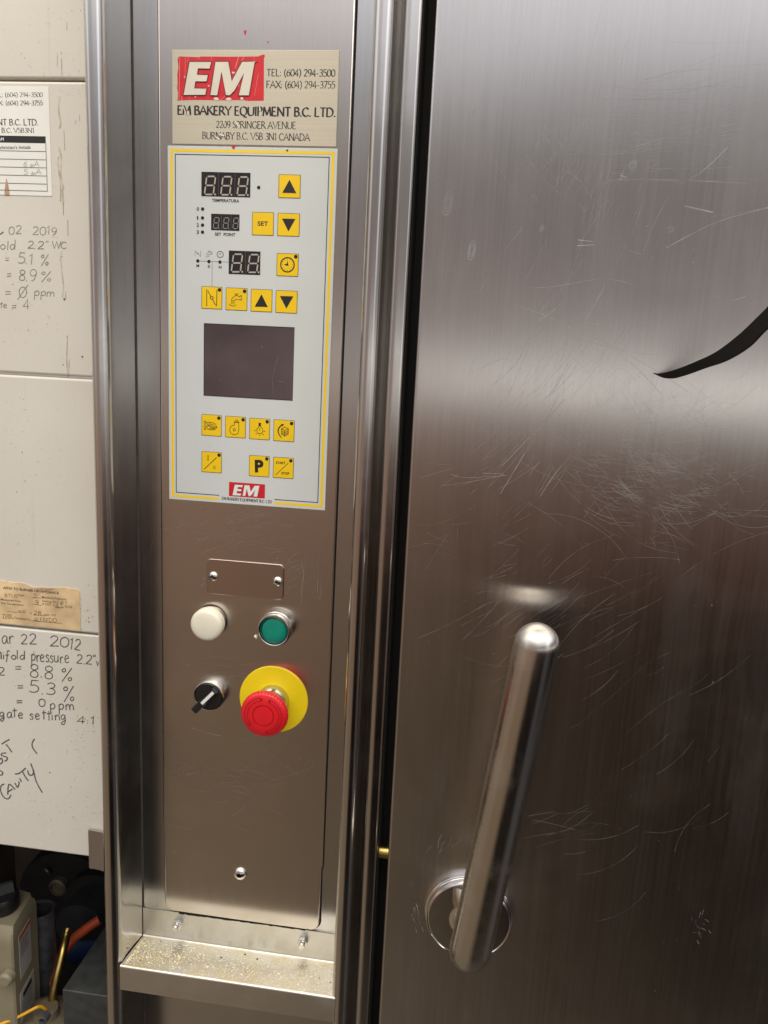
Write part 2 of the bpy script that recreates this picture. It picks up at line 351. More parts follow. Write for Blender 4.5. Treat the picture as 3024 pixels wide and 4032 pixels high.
def inset(poly, d):
    if d <= 0: return list(poly)
    n = len(poly); A = sum(poly[i][0] * poly[(i + 1) % n][1] - poly[(i + 1) % n][0] * poly[i][1] for i in range(n))
    sg = 1 if A > 0 else -1; out = []
    for i in range(n):
        a, b, c = poly[i - 1], poly[i], poly[(i + 1) % n]
        e1 = Vector((b[0] - a[0], b[1] - a[1])); e2 = Vector((c[0] - b[0], c[1] - b[1]))
        e1 = e1.normalized() if e1.length > 1e-9 else e2.normalized(); e2 = e2.normalized() if e2.length > 1e-9 else e1
        n1 = Vector((-e1.y, e1.x)) * sg; n2 = Vector((-e2.y, e2.x)) * sg
        m = (n1 + n2); l = m.length
        if l < 1e-6: out.append(b); continue
        m /= l; k = d / max(.35, m.dot(n1)); out.append((b[0] + m.x * k, b[1] + m.y * k))
    return out
def rrect(x0, x1, z0, z1, r, n=6):
    if r <= 0: return [(x0, z0), (x1, z0), (x1, z1), (x0, z1)]
    out = []
    for cx, cz, a0 in ((x1 - r, z0 + r, -90), (x1 - r, z1 - r, 0), (x0 + r, z1 - r, 90), (x0 + r, z0 + r, 180)):
        for i in range(n + 1):
            a = R_(a0 + 90 * i / n); out.append((cx + r * math.cos(a), cz + r * math.sin(a)))
    return out
def circ(x, z, r, n=28, a0=0, a1=360):
    m = n if a1 - a0 == 360 else n + 1
    return [(x + r * math.cos(R_(a0 + (a1 - a0) * i / n)), z + r * math.sin(R_(a0 + (a1 - a0) * i / n))) for i in range(m)]
def smooth_pts(p, k=8):
    if len(p) < 3: return list(p)
    out = []; q = [p[0]] + list(p) + [p[-1]]
    for i in range(1, len(q) - 2):
        a, b, c, d = q[i - 1:i + 3]
        for j in range(k):
            t = j / k
            out.append(tuple(.5 * (2 * b[m] + (c[m] - a[m]) * t + (2 * a[m] - 5 * b[m] + 4 * c[m] - d[m]) * t * t + (3 * b[m] - a[m] - 3 * c[m] + d[m]) * t ** 3) for m in range(len(b))))
    return out + [tuple(p[-1])]
def thing(name, label, cat, loc=(0, 0, 0), group=None):
    o = bpy.data.objects.new(name, None); COL.objects.link(o); o.location = loc; o.empty_display_size = .05
    o['label'] = label; o['category'] = cat
    if group: o['group'] = group
    return o
def tag(o, label, cat, group=None, kind=None):
    o['label'] = label; o['category'] = cat
    if group: o['group'] = group
    if kind: o['kind'] = kind
    return o

# ------------------------------------------------------------------ lettering
G = {
 'A': '.80|0,0 .38,1 .76,0|.14,.36 .62,.36', 'B': '.66|.1,0 .1,1|~.1,1 .38,.98 .5,.77 .36,.56 .1,.54|~.1,.54 .42,.52 .58,.28 .42,.03 .1,0',
 'C': '.78|~.70,.80 .5,.98 .26,.92 .07,.62 .1,.28 .3,.04 .52,.02 .72,.17', 'D': '.84|.1,0 .1,1|~.1,1 .42,.98 .68,.76 .74,.45 .6,.12 .36,.01 .1,0',
 'E': '.62|.1,0 .1,1|.1,1 .52,1|.1,.52 .44,.52|.1,0 .56,0', 'F': '.58|.1,0 .1,1|.1,1 .52,1|.1,.52 .42,.52',
 'G': '.84|~.72,.82 .52,.98 .27,.93 .07,.62 .1,.28 .3,.04 .52,.01 .72,.1|.72,.08 .72,.45', 'I': '.30|.14,0 .14,1',
 'K': '.74|.1,0 .1,1|.6,1 .1,.48|.24,.58 .7,0', 'L': '.60|.1,0 .1,1|.1,0 .54,0', 'M': '.98|.06,0 .16,1|.16,1 .48,.08|.48,.08 .8,1|.8,1 .9,0',
 'N': '.86|.1,0 .1,1|.1,1 .74,0|.74,0 .74,1', 'O': '.84|~.42,1 .16,.86 .06,.5 .16,.14 .42,0 .68,.14 .78,.5 .68,.86 .42,1',
 'P': '.62|.1,0 .1,1|~.1,1 .38,.98 .54,.75 .4,.5 .1,.47', 'Q': '.86|~.42,1 .16,.86 .06,.5 .16,.14 .42,0 .68,.14 .78,.5 .68,.86 .42,1|~.42,0 .55,-.16 .8,-.24',
 'R': '.72|.1,0 .1,1|~.1,1 .38,.98 .52,.76 .38,.53 .1,.5|.3,.5 .7,0', 'S': '.56|~.46,.84 .32,.98 .12,.9 .1,.68 .3,.5 .46,.32 .42,.08 .24,.01 .06,.14',
 'T': '.70|.35,0 .35,1|.04,1 .66,1', 'U': '.80|~.1,1 .1,.3 .2,.06 .4,0 .6,.06 .7,.3 .7,1', 'V': '.76|0,1 .38,0 .74,1', 'W': '1.05|0,1 .28,0 .52,.9 .76,0 1.02,1',
 'X': '.74|.04,0 .68,1|.04,1 .7,0', 'Y': '.70|0,1 .35,.5 .68,1|.35,.5 .35,0', 'Z': '.7|.06,1 .62,1 .06,0 .64,0',
 '0': '.58|~.29,1 .1,.84 .05,.5 .1,.16 .29,0 .48,.16 .53,.5 .48,.84 .29,1', '1': '.42|.08,.82 .24,1 .24,0', '2': '.58|~.08,.8 .2,.98 .4,.96 .48,.74 .36,.45 .06,.02|.06,.02 .54,.02',
 '3': '.56|~.08,.88 .28,1 .46,.86 .42,.62 .22,.52|~.22,.52 .44,.46 .5,.22 .36,.02 .06,.04', '4': '.60|.42,0 .42,1 .04,.3 .56,.3', '5': '.56|.48,1 .14,1 .1,.56|~.1,.56 .32,.62 .5,.42 .46,.12 .24,0 .05,.07',
 '6': '.58|~.46,.98 .2,.78 .07,.4 .12,.1 .3,0 .48,.14 .5,.4 .34,.58 .1,.4', '7': '.54|.04,1 .5,1 .18,0', '8': '.56|~.28,1 .1,.88 .12,.66 .28,.54 .46,.36 .46,.1 .28,0 .1,.1 .1,.36 .28,.54 .44,.68 .44,.88 .28,1',
 '9': '.58|~.48,.62 .36,.44 .16,.46 .07,.7 .18,.96 .38,.98 .5,.78 .48,.4 .34,.08 .18,0', '(': '.34|~.28,1.06 .12,.8 .08,.45 .12,.1 .28,-.2', ')': '.34|~.06,1.06 .22,.8 .26,.45 .22,.1 .06,-.2',
 ':': '.26|.1,.0 .1,.1|.1,.5 .1,.6', '.': '.24|.1,-.02 .1,.1', '-': '.42|.06,.36 .36,.36', '=': '.8|.08,.6 .6,.64|.08,.3 .6,.34', '"': '.34|.08,1.15 .06,.88|.22,1.17 .2,.9', ',': '.2|.1,.1 .04,-.15', "'": '.2|.1,1 .08,.78',
 '%': '.85|.72,1 .08,-.1|~.2,.92 .06,.8 .12,.66 .28,.7 .3,.86 .2,.92|~.62,.28 .5,.16 .56,.02 .7,.06 .72,.22 .62,.28', '/': '.5|.05,-.1 .45,1.05', 'µ': '.62|~.1,-.3 .2,.5 .18,.1 .34,.05 .46,.5|~.46,.5 .44,.1 .56,.04', '∅': '.62|~.29,1 .1,.84 .05,.5 .1,.16 .29,0 .48,.16 .53,.5 .48,.84 .29,1|.62,1.2 -.05,-.2',
 'a': '.55|~.42,.5 .25,.58 .07,.35 .12,.05 .3,.08 .42,.45|~.42,.52 .42,.15 .52,.02', 'c': '.5|~.42,.48 .25,.56 .08,.3 .2,.03 .44,.1', 'd': '.56|~.4,.45 .22,.52 .07,.28 .15,.02 .32,.06 .42,.4|.44,1.05 .43,0',
 'e': '.52|~.08,.28 .38,.36 .36,.52 .2,.56 .07,.3 .18,.03 .44,.1', 'f': '.42|~.42,.92 .3,1.05 .2,.85 .18,.3 .1,-.3|.04,.5 .36,.55', 'g': '.55|~.4,.5 .22,.56 .07,.32 .2,.08 .38,.3 .42,.52|~.42,.52 .42,-.15 .26,-.42 .1,-.25 .5,.06',
 'h': '.55|.1,1 .1,0|~.1,.35 .28,.55 .42,.4 .44,0', 'i': '.24|.12,.52 .12,0|.13,.72 .13,.78', 'l': '.26|.14,1.05 .12,0', 'm': '.8|.08,.5 .08,0|~.08,.3 .22,.52 .34,.4 .36,0|~.36,.3 .5,.52 .62,.4 .66,0', 'n': '.55|.08,.52 .1,0|~.1,.3 .25,.52 .4,.4 .44,0',
 'o': '.5|~.25,.56 .08,.4 .08,.14 .25,0 .42,.14 .42,.4 .25,.56', 'p': '.55|.1,.52 .08,-.42|~.1,.4 .3,.56 .45,.35 .34,.08 .1,.08', 'r': '.42|.08,.52 .1,0|~.1,.3 .22,.52 .38,.48', 's': '.44|~.38,.46 .22,.56 .1,.42 .3,.26 .34,.08 .2,0 .05,.08', 't': '.42|.2,.95 .2,0|.02,.66 .42,.72', 'u': '.55|~.08,.52 .1,.1 .26,0 .42,.2 .44,.52|~.44,.5 .44,.1 .54,.02', 'v': '.48|.04,.52 .22,0 .42,.52', 'w': '.7|.04,.52 .18,0 .32,.45 .48,0 .64,.52', ' ': '.34',
}
def glyph(c):
    p = G[c].split('|'); st = []
    for s in p[1:]:
        sm = s[0] == '~'; pts = [tuple(float(q) for q in a.split(',')) for a in s.lstrip('~').split()]
        st.append((sm, pts))
    return float(p[0]), st
class Frame:
    """a line of writing on plane y = Y between two pixels of the photograph; local (s along, t up) -> (x, z)"""
    def __init__(s, u0, v0, u1, v1, cap, Y):
        s.a = Vector(P(u0, v0, Y)); b = Vector(P(u1, v1, Y)); s.e = b - s.a; s.len = s.e.length; s.e.normalize(); s.n = Vector((-s.e.y, s.e.x))
        t = Vector(P((u0 + u1) / 2, (v0 + v1) / 2 - cap, Y)); m = Vector(P((u0 + u1) / 2, (v0 + v1) / 2, Y)); s.h = (t - m).length; s.y = Y
    def at(s, x, y): q = s.a + s.e * x + s.n * y; return (q.x, q.y)
YK = [0]
def step(): YK[0] = (YK[0] + 1) % 60; return YK[0] * 2.5e-6
def write(mb, text, u0, v0, u1, v1, cap, Y, mat, style='serif', w=.13, slant=0.0, jit=0.0):
    fr = Frame(u0, v0, u1, v1, cap, Y); tot = sum(glyph(c)[0] for c in text); sx = fr.len / tot; x = 0
    for c in text:
        adv, st = glyph(c)
        dx, dy = (random.uniform(-jit, jit), random.uniform(-jit, jit)) if jit else (0, 0); rs = 1 + (random.uniform(-jit, jit) * 1.2 if jit else 0)
        for sm, pts in st:
            if sm: pts = smooth_pts(pts, 5)
            q = [fr.at((x + (p[0] * rs + dx + slant * p[1])) * sx, (p[1] * rs + dy) * fr.h) for p in pts]
            if style == 'serif':
                th, tn = w * fr.h, w * fr.h * .38
                na = R_(22)
                wf = lambda ux, uz: tn + (th - tn) * abs(ux * math.sin(na) - uz * math.cos(na))
                mb.ribbon(q, th, Y - step(), mat, wf)
                if not sm:
                    for k, o in ((0, 1), (-1, -2)):
                        if pts[k][1] in (0, 1) and abs(pts[k][1] - pts[o][1]) > .3:
                            xx = x + pts[k][0]; yy = pts[k][1]
                            mb.ribbon([fr.at((xx - .10) * sx, yy * fr.h), fr.at((xx + .10) * sx, yy * fr.h)], tn * .95, Y - step(), mat)
            else: mb.ribbon(q, w * fr.h, Y - step(), mat)
        x += adv
def sans(mb, text, u0, v0, u1, v1, cap, Y, mat, bold=0.0):
    cu = bpy.data.curves.new('t', 'FONT'); cu.body = text; cu.offset = bold
    ob = bpy.data.objects.new('t', cu); COL.objects.link(ob)
    dg = bpy.context.evaluated_depsgraph_get(); me = bpy.data.meshes.new_from_object(ob.evaluated_get(dg))
    fr = Frame(u0, v0, u1, v1, cap, Y)
    xs = [v.co.x for v in me.vertices]; x0, x1 = min(xs), max(xs); ys = [v.co.y for v in me.vertices]; y1 = .69
    def fn(c):
        a = fr.at((c.x - x0) / (x1 - x0) * fr.len, c.y / y1 * fr.h); return (a[0], Y, a[1])
    mb.add_mesh(me, fn, mat)
    bpy.data.objects.remove(ob); bpy.data.curves.remove(cu); bpy.data.meshes.remove(me)

# pixel frames of the enlarged views used for measuring: origin and scale
ZM = {'A': (640, 560, 2.3042), 'B': (640, 1220, 2.3042), 'N': (640, 160, 2.3042), 'C': (640, 2140, 2.3042), 'S': (300, 3200, 1.3167),
      'H': (1460, 2400, 1.475), 'D': (1600, 0, 1.106), 'T': (0, 0, 2.765), 'U': (0, 800, 2.765), 'V': (0, 2200, 3.4022), 'W': (0, 2750, 3.4022), 'X': (0, 3250, 2.829), 'K': (2300, 1100, 2.2914)}
def zp(z, x, y): o = ZM[z]; return o[0] + x / o[2], o[1] + y / o[2]
def Q(z, x, y, Y=0.0): return P(*zp(z, x, y), Y)
def ZR(z, l, t, r, b, Y, trim=4):
    """world rectangle of a box drawn in an enlarged view"""
    mxx, my = (l + r) / 2, (t + b) / 2
    return Q(z, l, my, Y)[0], Q(z, r, my, Y)[0], Q(z, mxx, b - trim, Y)[1], Q(z, mxx, t + trim, Y)[1]

# ================================================================== THE OVEN
ZT, ZB = 1.95, 0.60                   # how far up and down the fronts are built
oven = thing('rack_oven', 'big stainless steel bakery oven with control panel, cream side cladding and lever handled door', 'oven', (0, 0, ZB))
YB = 0.004                            # recessed back of the channel the control panel sits in
xi_top = P(518, 0, YB)[0]
xo = P(335, 0, -.043)[0]; xi = P(518, 0, YB)[0]
xr0 = P(1477, 0, -.043)[0]

# --- channel back
m = MB(); xb0, xb1 = xi + .0003, xr0 + .004
m.box(xb0, xb1, YB, YB + .002, ZB, ZT, 'inner'); m.build('channel_back', oven)
m = MB(); m.box(xi - .0002, xi + .0009, YB - .0008, YB + .001, ZB, ZT, 'grime'); m.build('seam_sealant', oven)
# --- left bull-nosed post
r = (xi - xo) / 2; cx = (xi + xo) / 2; yf = -.052
prof = [(xo + .004, .03), (xo, .02), (xo, yf + r)] + [(cx - r * math.cos(a), yf + r - r * math.sin(a)) for a in [math.pi * k / 22 for k in range(1, 22)]] + [(xi, yf + r), (xi - .0006, yf + .018), (xi - .0006, -.018), (xi, YB)]
m = MB(); m.profile(prof, ZB, ZT, 'post'); m.build('corner_post', oven, True, 50)
# --- right post: bull nose, valley, second strip beside the door
r2 = .0076; cx2 = xr0 + r2; x2 = P(1596, 0, -.043)[0]; x3 = P(1667, 0, -.040)[0]
prof = [(xr0, YB), (xr0, yf + r2)] + [(cx2 - r2 * math.cos(a), yf + r2 - r2 * math.sin(a)) for a in [math.pi * k / 20 for k in range(1, 20)]]
xe = xr0 + 2 * r2
prof += [(xe, yf + r2), (xe + .0004, -.034), (xe + .0016, -.029), (xe + .0036, -.0275), (x2 - .0035, -.030), (x2 - .001, -.037), (x2, -.0405), (x2 + .0015, -.042), (x2 + .005, -.0424), (x3 - .005, -.0418)]
rr = .0042
prof += [(x3 - rr + rr * math.sin(a), -.0415 + rr - rr * math.cos(a)) for a in [math.pi / 2 * k / 8 for k in range(0, 9)]] + [(x3, -.036)]
m = MB(); m.profile(prof, ZB, ZT, 'post'); m.build('door_frame', oven, True, 40)
# --- door gap
YD = -.046
xd = P(1719, 0, YD)[0]
m = MB(); m.box(x3 - .0012, x3 + .0004, -.0362, -.004, ZB, ZT, 'gap'); m.box(x3 - .001, xd + .02, -.004, .004, ZB, ZT, 'gap'); m.build('door_gasket', oven)
m = MB()
bx, bz = P(1497, 3362, -.03)
m.tube([(bx - .004, -.026, bz), (bx + .012, -.026, bz)], .0065, 'brass', 24); m.tube([(bx - .0075, -.026, bz), (bx - .004, -.026, bz)], .0035, 'black', 16)
m.build('door_catch', oven)

# --- control panel plate
zs = P(640, 3284)[1]; zb_ = P(950, 3625)[1]
xl, xr_ = P(621, 100)[0], P(1396, 100)[0]
poly = []
nb = .0012
lowl, lowr = xl + nb, xr_ - nb
rc = .0095
for (cx_, cz_, a0) in ((lowr - rc, zb_ + rc, -90),):
    poly += [(cx_ + rc * math.cos(R_(a0 + 90 * i / 7)), cz_ + rc * math.sin(R_(a0 + 90 * i / 7))) for i in range(8)]
poly += [(lowr, zs - .014), (xr_, zs - .016), (xr_, ZT), (xl, ZT), (xl, zs + .002), (lowl, zs)]
poly += [(lowl + rc - rc * math.cos(R_(90 * i / 7)), zb_ + rc - rc * math.sin(R_(90 * i / 7))) for i in range(8)]
m = MB(); m.plate(poly, 0.0, YB - .0021, 'panel', .0014)
def scratch(mb, pts, w, Y, mat='scratch'): mb.ribbon(smooth_pts(pts, 6), w, Y - .00004 - step(), mat)
def bunch(mb, u, v, su, sv, n, ang, spread, ln, curve, w, Y):
    for _ in range(n):
        cu, cv = random.gauss(u, su), random.gauss(v, sv); a = R_(random.gauss(ang, spread)); l = ln * random.uniform(.35, 1.2); k = curve * .45 * random.uniform(.0, 1.3) * random.choice((1, 1, -1))
        pts = []
        for i in range(5):
            t = i / 4 - .5; aa = a + k * t
            pts.append((cu + l * t * math.cos(aa) - k * l * .25 * (t * t) * math.sin(a), cv - l * t * math.sin(aa) - k * l * .25 * (t * t) * math.cos(a)))
        scratch(mb, [P(p[0], p[1], Y) for p in pts], w * random.uniform(.35, .95), Y)
bunch(m, 900, 2090, 120, 45, 60, 12, 22, 110, .5, .00012, 0)
bunch(m, 1150, 2240, 70, 60, 26, 40, 30, 60, .5, .00012, 0)
bunch(m, 1010, 2990, 140, 60, 26, -5, 22, 170, .3, .00012, 0)
bunch(m, 950, 3120, 130, 50, 16, -10, 20, 190, .3, .00011, 0)
bunch(m, 830, 2660, 110, 40, 18, 5, 15, 90, .3, .00010, 0)
for p in ([(1187, 2215), (1196, 2260), (1190, 2300), (1187, 2380)], [(1258, 2160), (1250, 2330), (1262, 2350), (1266, 2240)], [(1233, 2180), (1240, 2270), (1246, 2280)]):
    scratch(m, [P(*q) for q in p], .00028, 0)
scratch(m, [P(755, 2865), P(800, 2880), P(870, 2898)], .0004, 0); scratch(m, [P(792, 2308), P(806, 2290), P(800, 2276), P(812, 2272)], .0004, 0)
for _ in range(70):
    u, v = random.uniform(660, 1260), random.uniform(2080, 3560); x, z = P(u, v); m.flat(circ(x, z, random.uniform(.00015, .0004), 6), -.00006 - step(), 'scratch')
for u, v, rad in ((965, 128, .0016), (1056, 166, .0008)):   # two splashes of red paint
    x, z = P(u, v); m.flat([(x - rad * .7, z + rad * .9), (x + rad * .8, z + rad), (x + rad * .5, z - rad * .5), (x, z - rad * 1.5), (x - rad * .6, z - rad * .2)], -.00015, 'red')
m.ribbon(poly + [poly[0]], .0030, YB - .0004, 'gap')  # seam grime, and the gap's shade painted as a black outline
m.build('control_panel', oven)

# --- company nameplate
YN = -.0009
n0 = Q('N', 87, 510, YN)[0]; n1 = Q('N', 1590, 520, YN)[0]; nz1 = Q('N', 840, 84, YN)[1]; nz0 = Q('N', 840, 950, YN)[1]
m = MB(); m.plate(rrect(n0, n1, nz0, nz1, .0004), YN, -.00002, 'plate', .0003)
npl = m.build('nameplate', oven)
def PQ(z, pts, Y): return [Q(z, a, b, Y) for a, b in pts]
Ym = YN - .00006
m = MB()
m.flat(PQ('N', [(148, 142), (235, 146), (330, 150), (345, 143), (600, 146), (870, 143), (885, 135), (925, 124), (928, 146), (920, 160), (919, 545), (775, 547), (772, 540), (760, 551), (752, 541), (690, 540), (566, 541), (522, 541), (300, 538), (150, 543), (135, 548), (140, 470), (132, 440), (136, 380), (134, 300), (144, 240), (136, 170)], Ym), Ym, 'red')
Yh = Ym - .00004
Ept = [(245, 190), (447, 190), (430, 258), (325, 256), (316, 307), (416, 309), (402, 374), (301, 373), (293, 431), (404, 432), (391, 496), (190, 497)]
Mpt = [(480, 189), (600, 189), (630, 362), (722, 189), (866, 189), (838, 202), (786, 500), (690, 500), (738, 302), (656, 455), (612, 500), (575, 498), (537, 288), (500, 500), (432, 498)]
for pt in (Ept, Mpt):
    w = PQ('N', pt, Yh); m.flat(inset(w, -.0011), Yh - step(), 'halo')
    m.flat(w, Yh - .0003, 'halo'); m.ribbon(w + [w[0]], .00045, Yh - .00036 - step(), 'ink')
for ln in ([(208, 145), (204, 350)], [(158, 150), (150, 540)], [(236, 146), (228, 200)], [(690, 150), (660, 250)], [(660, 330), (640, 360)], [(830, 150), (828, 185)], [(446, 146), (446, 182)], [(175, 505), (178, 545)], [(240, 505), (246, 545)], [(345, 147), (320, 175)], [(870, 300), (835, 500)], [(700, 265), (700, 330), (690, 420)], [(740, 150), (720, 180)], [(566, 505), (520, 545)]):
    m.ribbon(PQ('N', ln, Yh), random.uniform(.00010, .00026), Yh - .0001 - step(), 'halo')
for (a, b, s_) in ((640, 290, 16), (490, 530, 26), (600, 532, 30), (300, 510, 9), (420, 410, 10), (720, 525, 20), (200, 330, 8)):
    m.flat([(p[0], p[1]) for p in PQ('N', [(a + s_ * math.cos(t) * random.uniform(.5, 1.1), b + s_ * .7 * math.sin(t) * random.uniform(.5, 1.1)) for t in [k * .8 for k in range(8)]], Yh)], Yh - .00012 - step(), 'halo')
m.build('logo', npl, False)
m = MB(); Yt = YN - .00005
def wz(z, text, x0, y0, x1, y1, cap, Y, mat, **k): write(m, text, *zp(z, x0, y0), *zp(z, x1, y1), cap / ZM[z][2], Y, mat, **k)
wz('N', 'TEL: (604) 294-3500', 942, 320, 1566, 325, 62, Yt, 'ink', w=.155)
wz('N', 'FAX: (604) 294-3755', 940, 428, 1566, 432, 62, Yt, 'ink', w=.14)
wz('N', 'EM BAKERY EQUIPMENT B.C. LTD.', 134, 668, 1572, 691, 78, Yt, 'ink', w=.23)
wz('N', '2209 SPRINGER AVENUE', 485, 790, 1212, 800, 62, Yt, 'ink', w=.13)
wz('N', 'BURNABY B.C. V5B 3N1 CANADA', 360, 890, 1336, 908, 62, Yt, 'ink', w=.13)
# letters rubbed away here and there
for (a, b, c, d) in ((190, 600, 215, 665), (228, 640, 236, 676), (560, 715, 556, 760), (660, 730, 700, 790), (520, 850, 560, 865), (880, 590, 890, 680), (480, 875, 520, 895)):
    m.ribbon(PQ('N', [(a, b), (c, d)], Yt), random.uniform(.0007, .0014), Yt - .0002 - step(), 'halo')
m.build('lettering', npl, False)

# --- membrane keypad
YK0 = -.0010
k0 = (P(658, 571, YK0)[0] + P(668, 1963, YK0)[0]) / 2; k1 = (P(1330, 587, YK0)[0] + P(1279, 2012, YK0)[0]) / 2
kz1 = (P(658, 571, YK0)[1] + P(1330, 587, YK0)[1]) / 2; kz0 = (P(668, 1963, YK0)[1] + P(1279, 2012, YK0)[1]) / 2
m = MB(); m.plate(rrect(k0, k1, kz0, kz1, .0006), YK0, -.00002, 'foil', .0003)
Yp = YK0 - .00006
def bar(mb, x0, x1, z0, z1, y, mat): mb.flat([(x0, z0), (x1, z0), (x1, z1), (x0, z1)], y, mat)
def border(mb, d, w, mat, zg):
    g0, g1 = Q('B', 513, 1700, Yp)[0], Q('B', 1014, 1740, Yp)[0]
    a, b, c, e = k0 + d, k1 - d, kz0 + d, kz1 - d
    mb.ribbon([(g0, c), (a, c), (a, e), (b, e), (b, c), (g1, c)], w, Yp - step(), mat)
border(m, .0036, .0024, 'border', 0); border(m, .0069, .0007, 'ink', 0)
# faint printed wiring of the display row
m.ribbon(PQ('A', [(320, 1077), (601, 1088)], Yp), .00035, Yp - step(), 'greyink'); m.ribbon(PQ('A', [(450, 1083), (449, 1310)], Yp), .00035, Yp - step(), 'greyink')
for t, x0, y0, x1, y1, cap in (('TEMPERATURA', 447, 540, 696, 547, 27), ('SET  POINT', 475, 847, 661, 853, 27), ('0', 310, 621, 331, 621, 31), ('1', 313, 702, 325, 702, 31), ('2', 310, 767, 330, 767, 31), ('3', 310, 831, 330, 831, 31), ('M', 308, 1133, 333, 1133, 24), ('S', 411, 1139, 430, 1139, 24), ('N', 510, 1146, 535, 1147, 25)):
    sans(m, t, *zp('A', x0, y0), *zp('A', x1, y1), cap / 2.3042, Yp - step(), 'ink', .03)
def icon(mb, z, strokes, w, Y, mat='ink', sm=False):
    for s_ in strokes: mb.ribbon(PQ(z, s_, Y), w, Y - step(), mat)
def ell(cx_, cy_, r_, n=26, a0=0, a1=360): return [(cx_ + r_ * math.cos(R_(a0 + (a1 - a0) * i / n)), cy_ - r_ * math.sin(R_(a0 + (a1 - a0) * i / n))) for i in range(n + 1)]
icon(m, 'A', [[(296, 983), (295, 1036)], [(346, 985), (345, 1038)], [(298, 988), (344, 1034)], ell(320, 1008, 6, 10)], .0003, Yp, 'greyink')
TAP = [[(0, 6), (2, -8), (10, -22), (24, -28), (26, -36), (44, -36), (47, -28), (62, -26), (64, -34), (72, -34), (72, 0), (64, 0), (62, -8), (48, -2), (40, -2), (30, -8), (22, 6), (0, 6)], [(35, -36), (35, -46)], [(22, -46), (50, -46)]]
icon(m, 'A', [[(400 + x * .68, 1018 + y * .68) for x, y in s_] for s_ in TAP] + [[(390, 1034), (402, 1041), (418, 1038), (426, 1030)]], .0003, Yp, 'greyink')
icon(m, 'A', [ell(523, 1018, 28)], .0005, Yp); m.flat(PQ('A', [(510, 1016), (520, 1012), (524, 1002), (527, 1019)], Yp), Yp - step(), 'ink')
for _ in range(16):
    x, z = P(random.uniform(690, 1250), random.uniform(640, 1950), Yp); m.flat(circ(x, z, random.uniform(.0002, .0004), 5), Yp - step(), 'greyink')
x, z = P(919, 581, Yp); m.flat([(x - .002, z + .0012), (x + .0022, z + .0014), (x + .001, z - .0008), (x, z - .0014), (x - .0008, z - .0006)], Yp - .0001, 'red')
x, z = Q('A', 1131, 75, Yp); m.flat(circ(x, z, .0009, 10), Yp - .0001, 'ink')
kp = m.build('keypad', oven, False)
def leds(z, lst, par):
    for (a, b) in lst:
        q = MB(); x, zz = Q(z, a, b, Yp); rl = .0033 if False else .0015
        q.lathe(x, zz, [(rl, Yp + .00002), (rl * .98, Yp - .0001), (0, Yp - .00012)], 'led', 20); q.build('indicator_led', par)
leds('A', [(872, 411), (364, 606), (363, 687), (363, 752), (363, 816), (320, 1077), (421, 1082), (521, 1087)], kp)
# displays
def display(l, t, r_, b, nd, mat, first, pitch, h, w):
    q = MB(); x0, x1, z0, z1 = ZR('A', l, t, r_, b, Yp); q.plate(rrect(x0, x1, z0, z1, .0003), Yp - .00012, Yp + .00003, 'disp')
    Yd = Yp - .00018
    def pt(cx_, cy_, a, c):    # a, c in -1..1, slanted
        return (cx_ + a * w + .13 * c * h - 0, cy_ - c * h)
    for k in range(nd):
        cx_, cy_ = first[0] + pitch[0] * k, first[1] + pitch[1] * k; g = .10; tk = w * .25
        def seg(p0, p1):
            a = Q('A', *pt(cx_, cy_, *p0), Yd); b_ = Q('A', *pt(cx_, cy_, *p1), Yd)
            dx, dz = b_[0] - a[0], b_[1] - a[1]; d = math.hypot(dx, dz); ux, uz = dx / d, dz / d; tw = tk / 2.3042 / 4480 * .62; nx, nz = -uz * tw, ux * tw; e = tw * .9
            q.flat([a, (a[0] + ux * e + nx, a[1] + uz * e + nz), (b_[0] - ux * e + nx, b_[1] - uz * e + nz), b_, (b_[0] - ux * e - nx, b_[1] - uz * e - nz), (a[0] + ux * e - nx, a[1] + uz * e - nz)], Yd - step(), mat)
        for p0, p1 in (((-.86, 1), (.86, 1)), ((-.86, 0), (.86, 0)), ((-.86, -1), (.86, -1)), ((-1, .92), (-1, .08)), ((1, .92), (1, .08)), ((-1, -.92), (-1, -.08)), ((1, -.92), (1, -.08))): seg(p0, p1)
        x, zz = Q('A', *pt(cx_, cy_, 1.42, -1.0), Yd)
        if x < x1 - .0012: q.flat(circ(x, zz, .0008 if h > 60 else .0005, 12), Yd - step(), mat)
        if k: 
            a = Q('A', first[0] + pitch[0] * (k - .47), t + 8, Yd)[0]; bar(q, a - .00012, a + .00012, z0 + .0006, z1 - .0006, Yd - step(), 'greyink')
    q.build('digit_display', kp, False)
display(353, 269, 797, 499, 3, 'seg', (431, 392), (148, 3), 82, 40)
display(441, 648, 698, 805, 3, 'segdim', (487, 732), (89, 2), 48, 22)
display(601, 983, 887, 1204, 2, 'seg', (675, 1096), (149, 4), 80, 41)
# screen
q = MB(); x0, x1, z0, z1 = ZR('B', 374, 135, 1190, 805, Yp); q.plate(rrect(x0, x1, z0, z1, .0004), Yp - .00012, Yp + .00003, 'screen')
bar(q, x0, x1, z1 - .0007, z1, Yp - .00016, 'ink'); bar(q, x0, x0 + .0006, z0, z1 - .0007, Yp - .00016, 'ink'); bar(q, x0 + .0006, x1, z0, z0 + .0006, Yp - .00016, 'ink')
for s_ in ([(510, 636), (538, 662)], [(560, 676), (592, 682)], [(676, 728), (716, 758)], [(768, 200), (786, 200)], [(815, 158), (813, 190)], [(900, 325), (908, 348)], [(1010, 800), (998, 640), (1020, 540), (1050, 420)], [(1030, 645), (1100, 655)]):
    scratch(q, PQ('B', s_, Yp), .00022, Yp - .00012)
q.build('screen', kp, False)
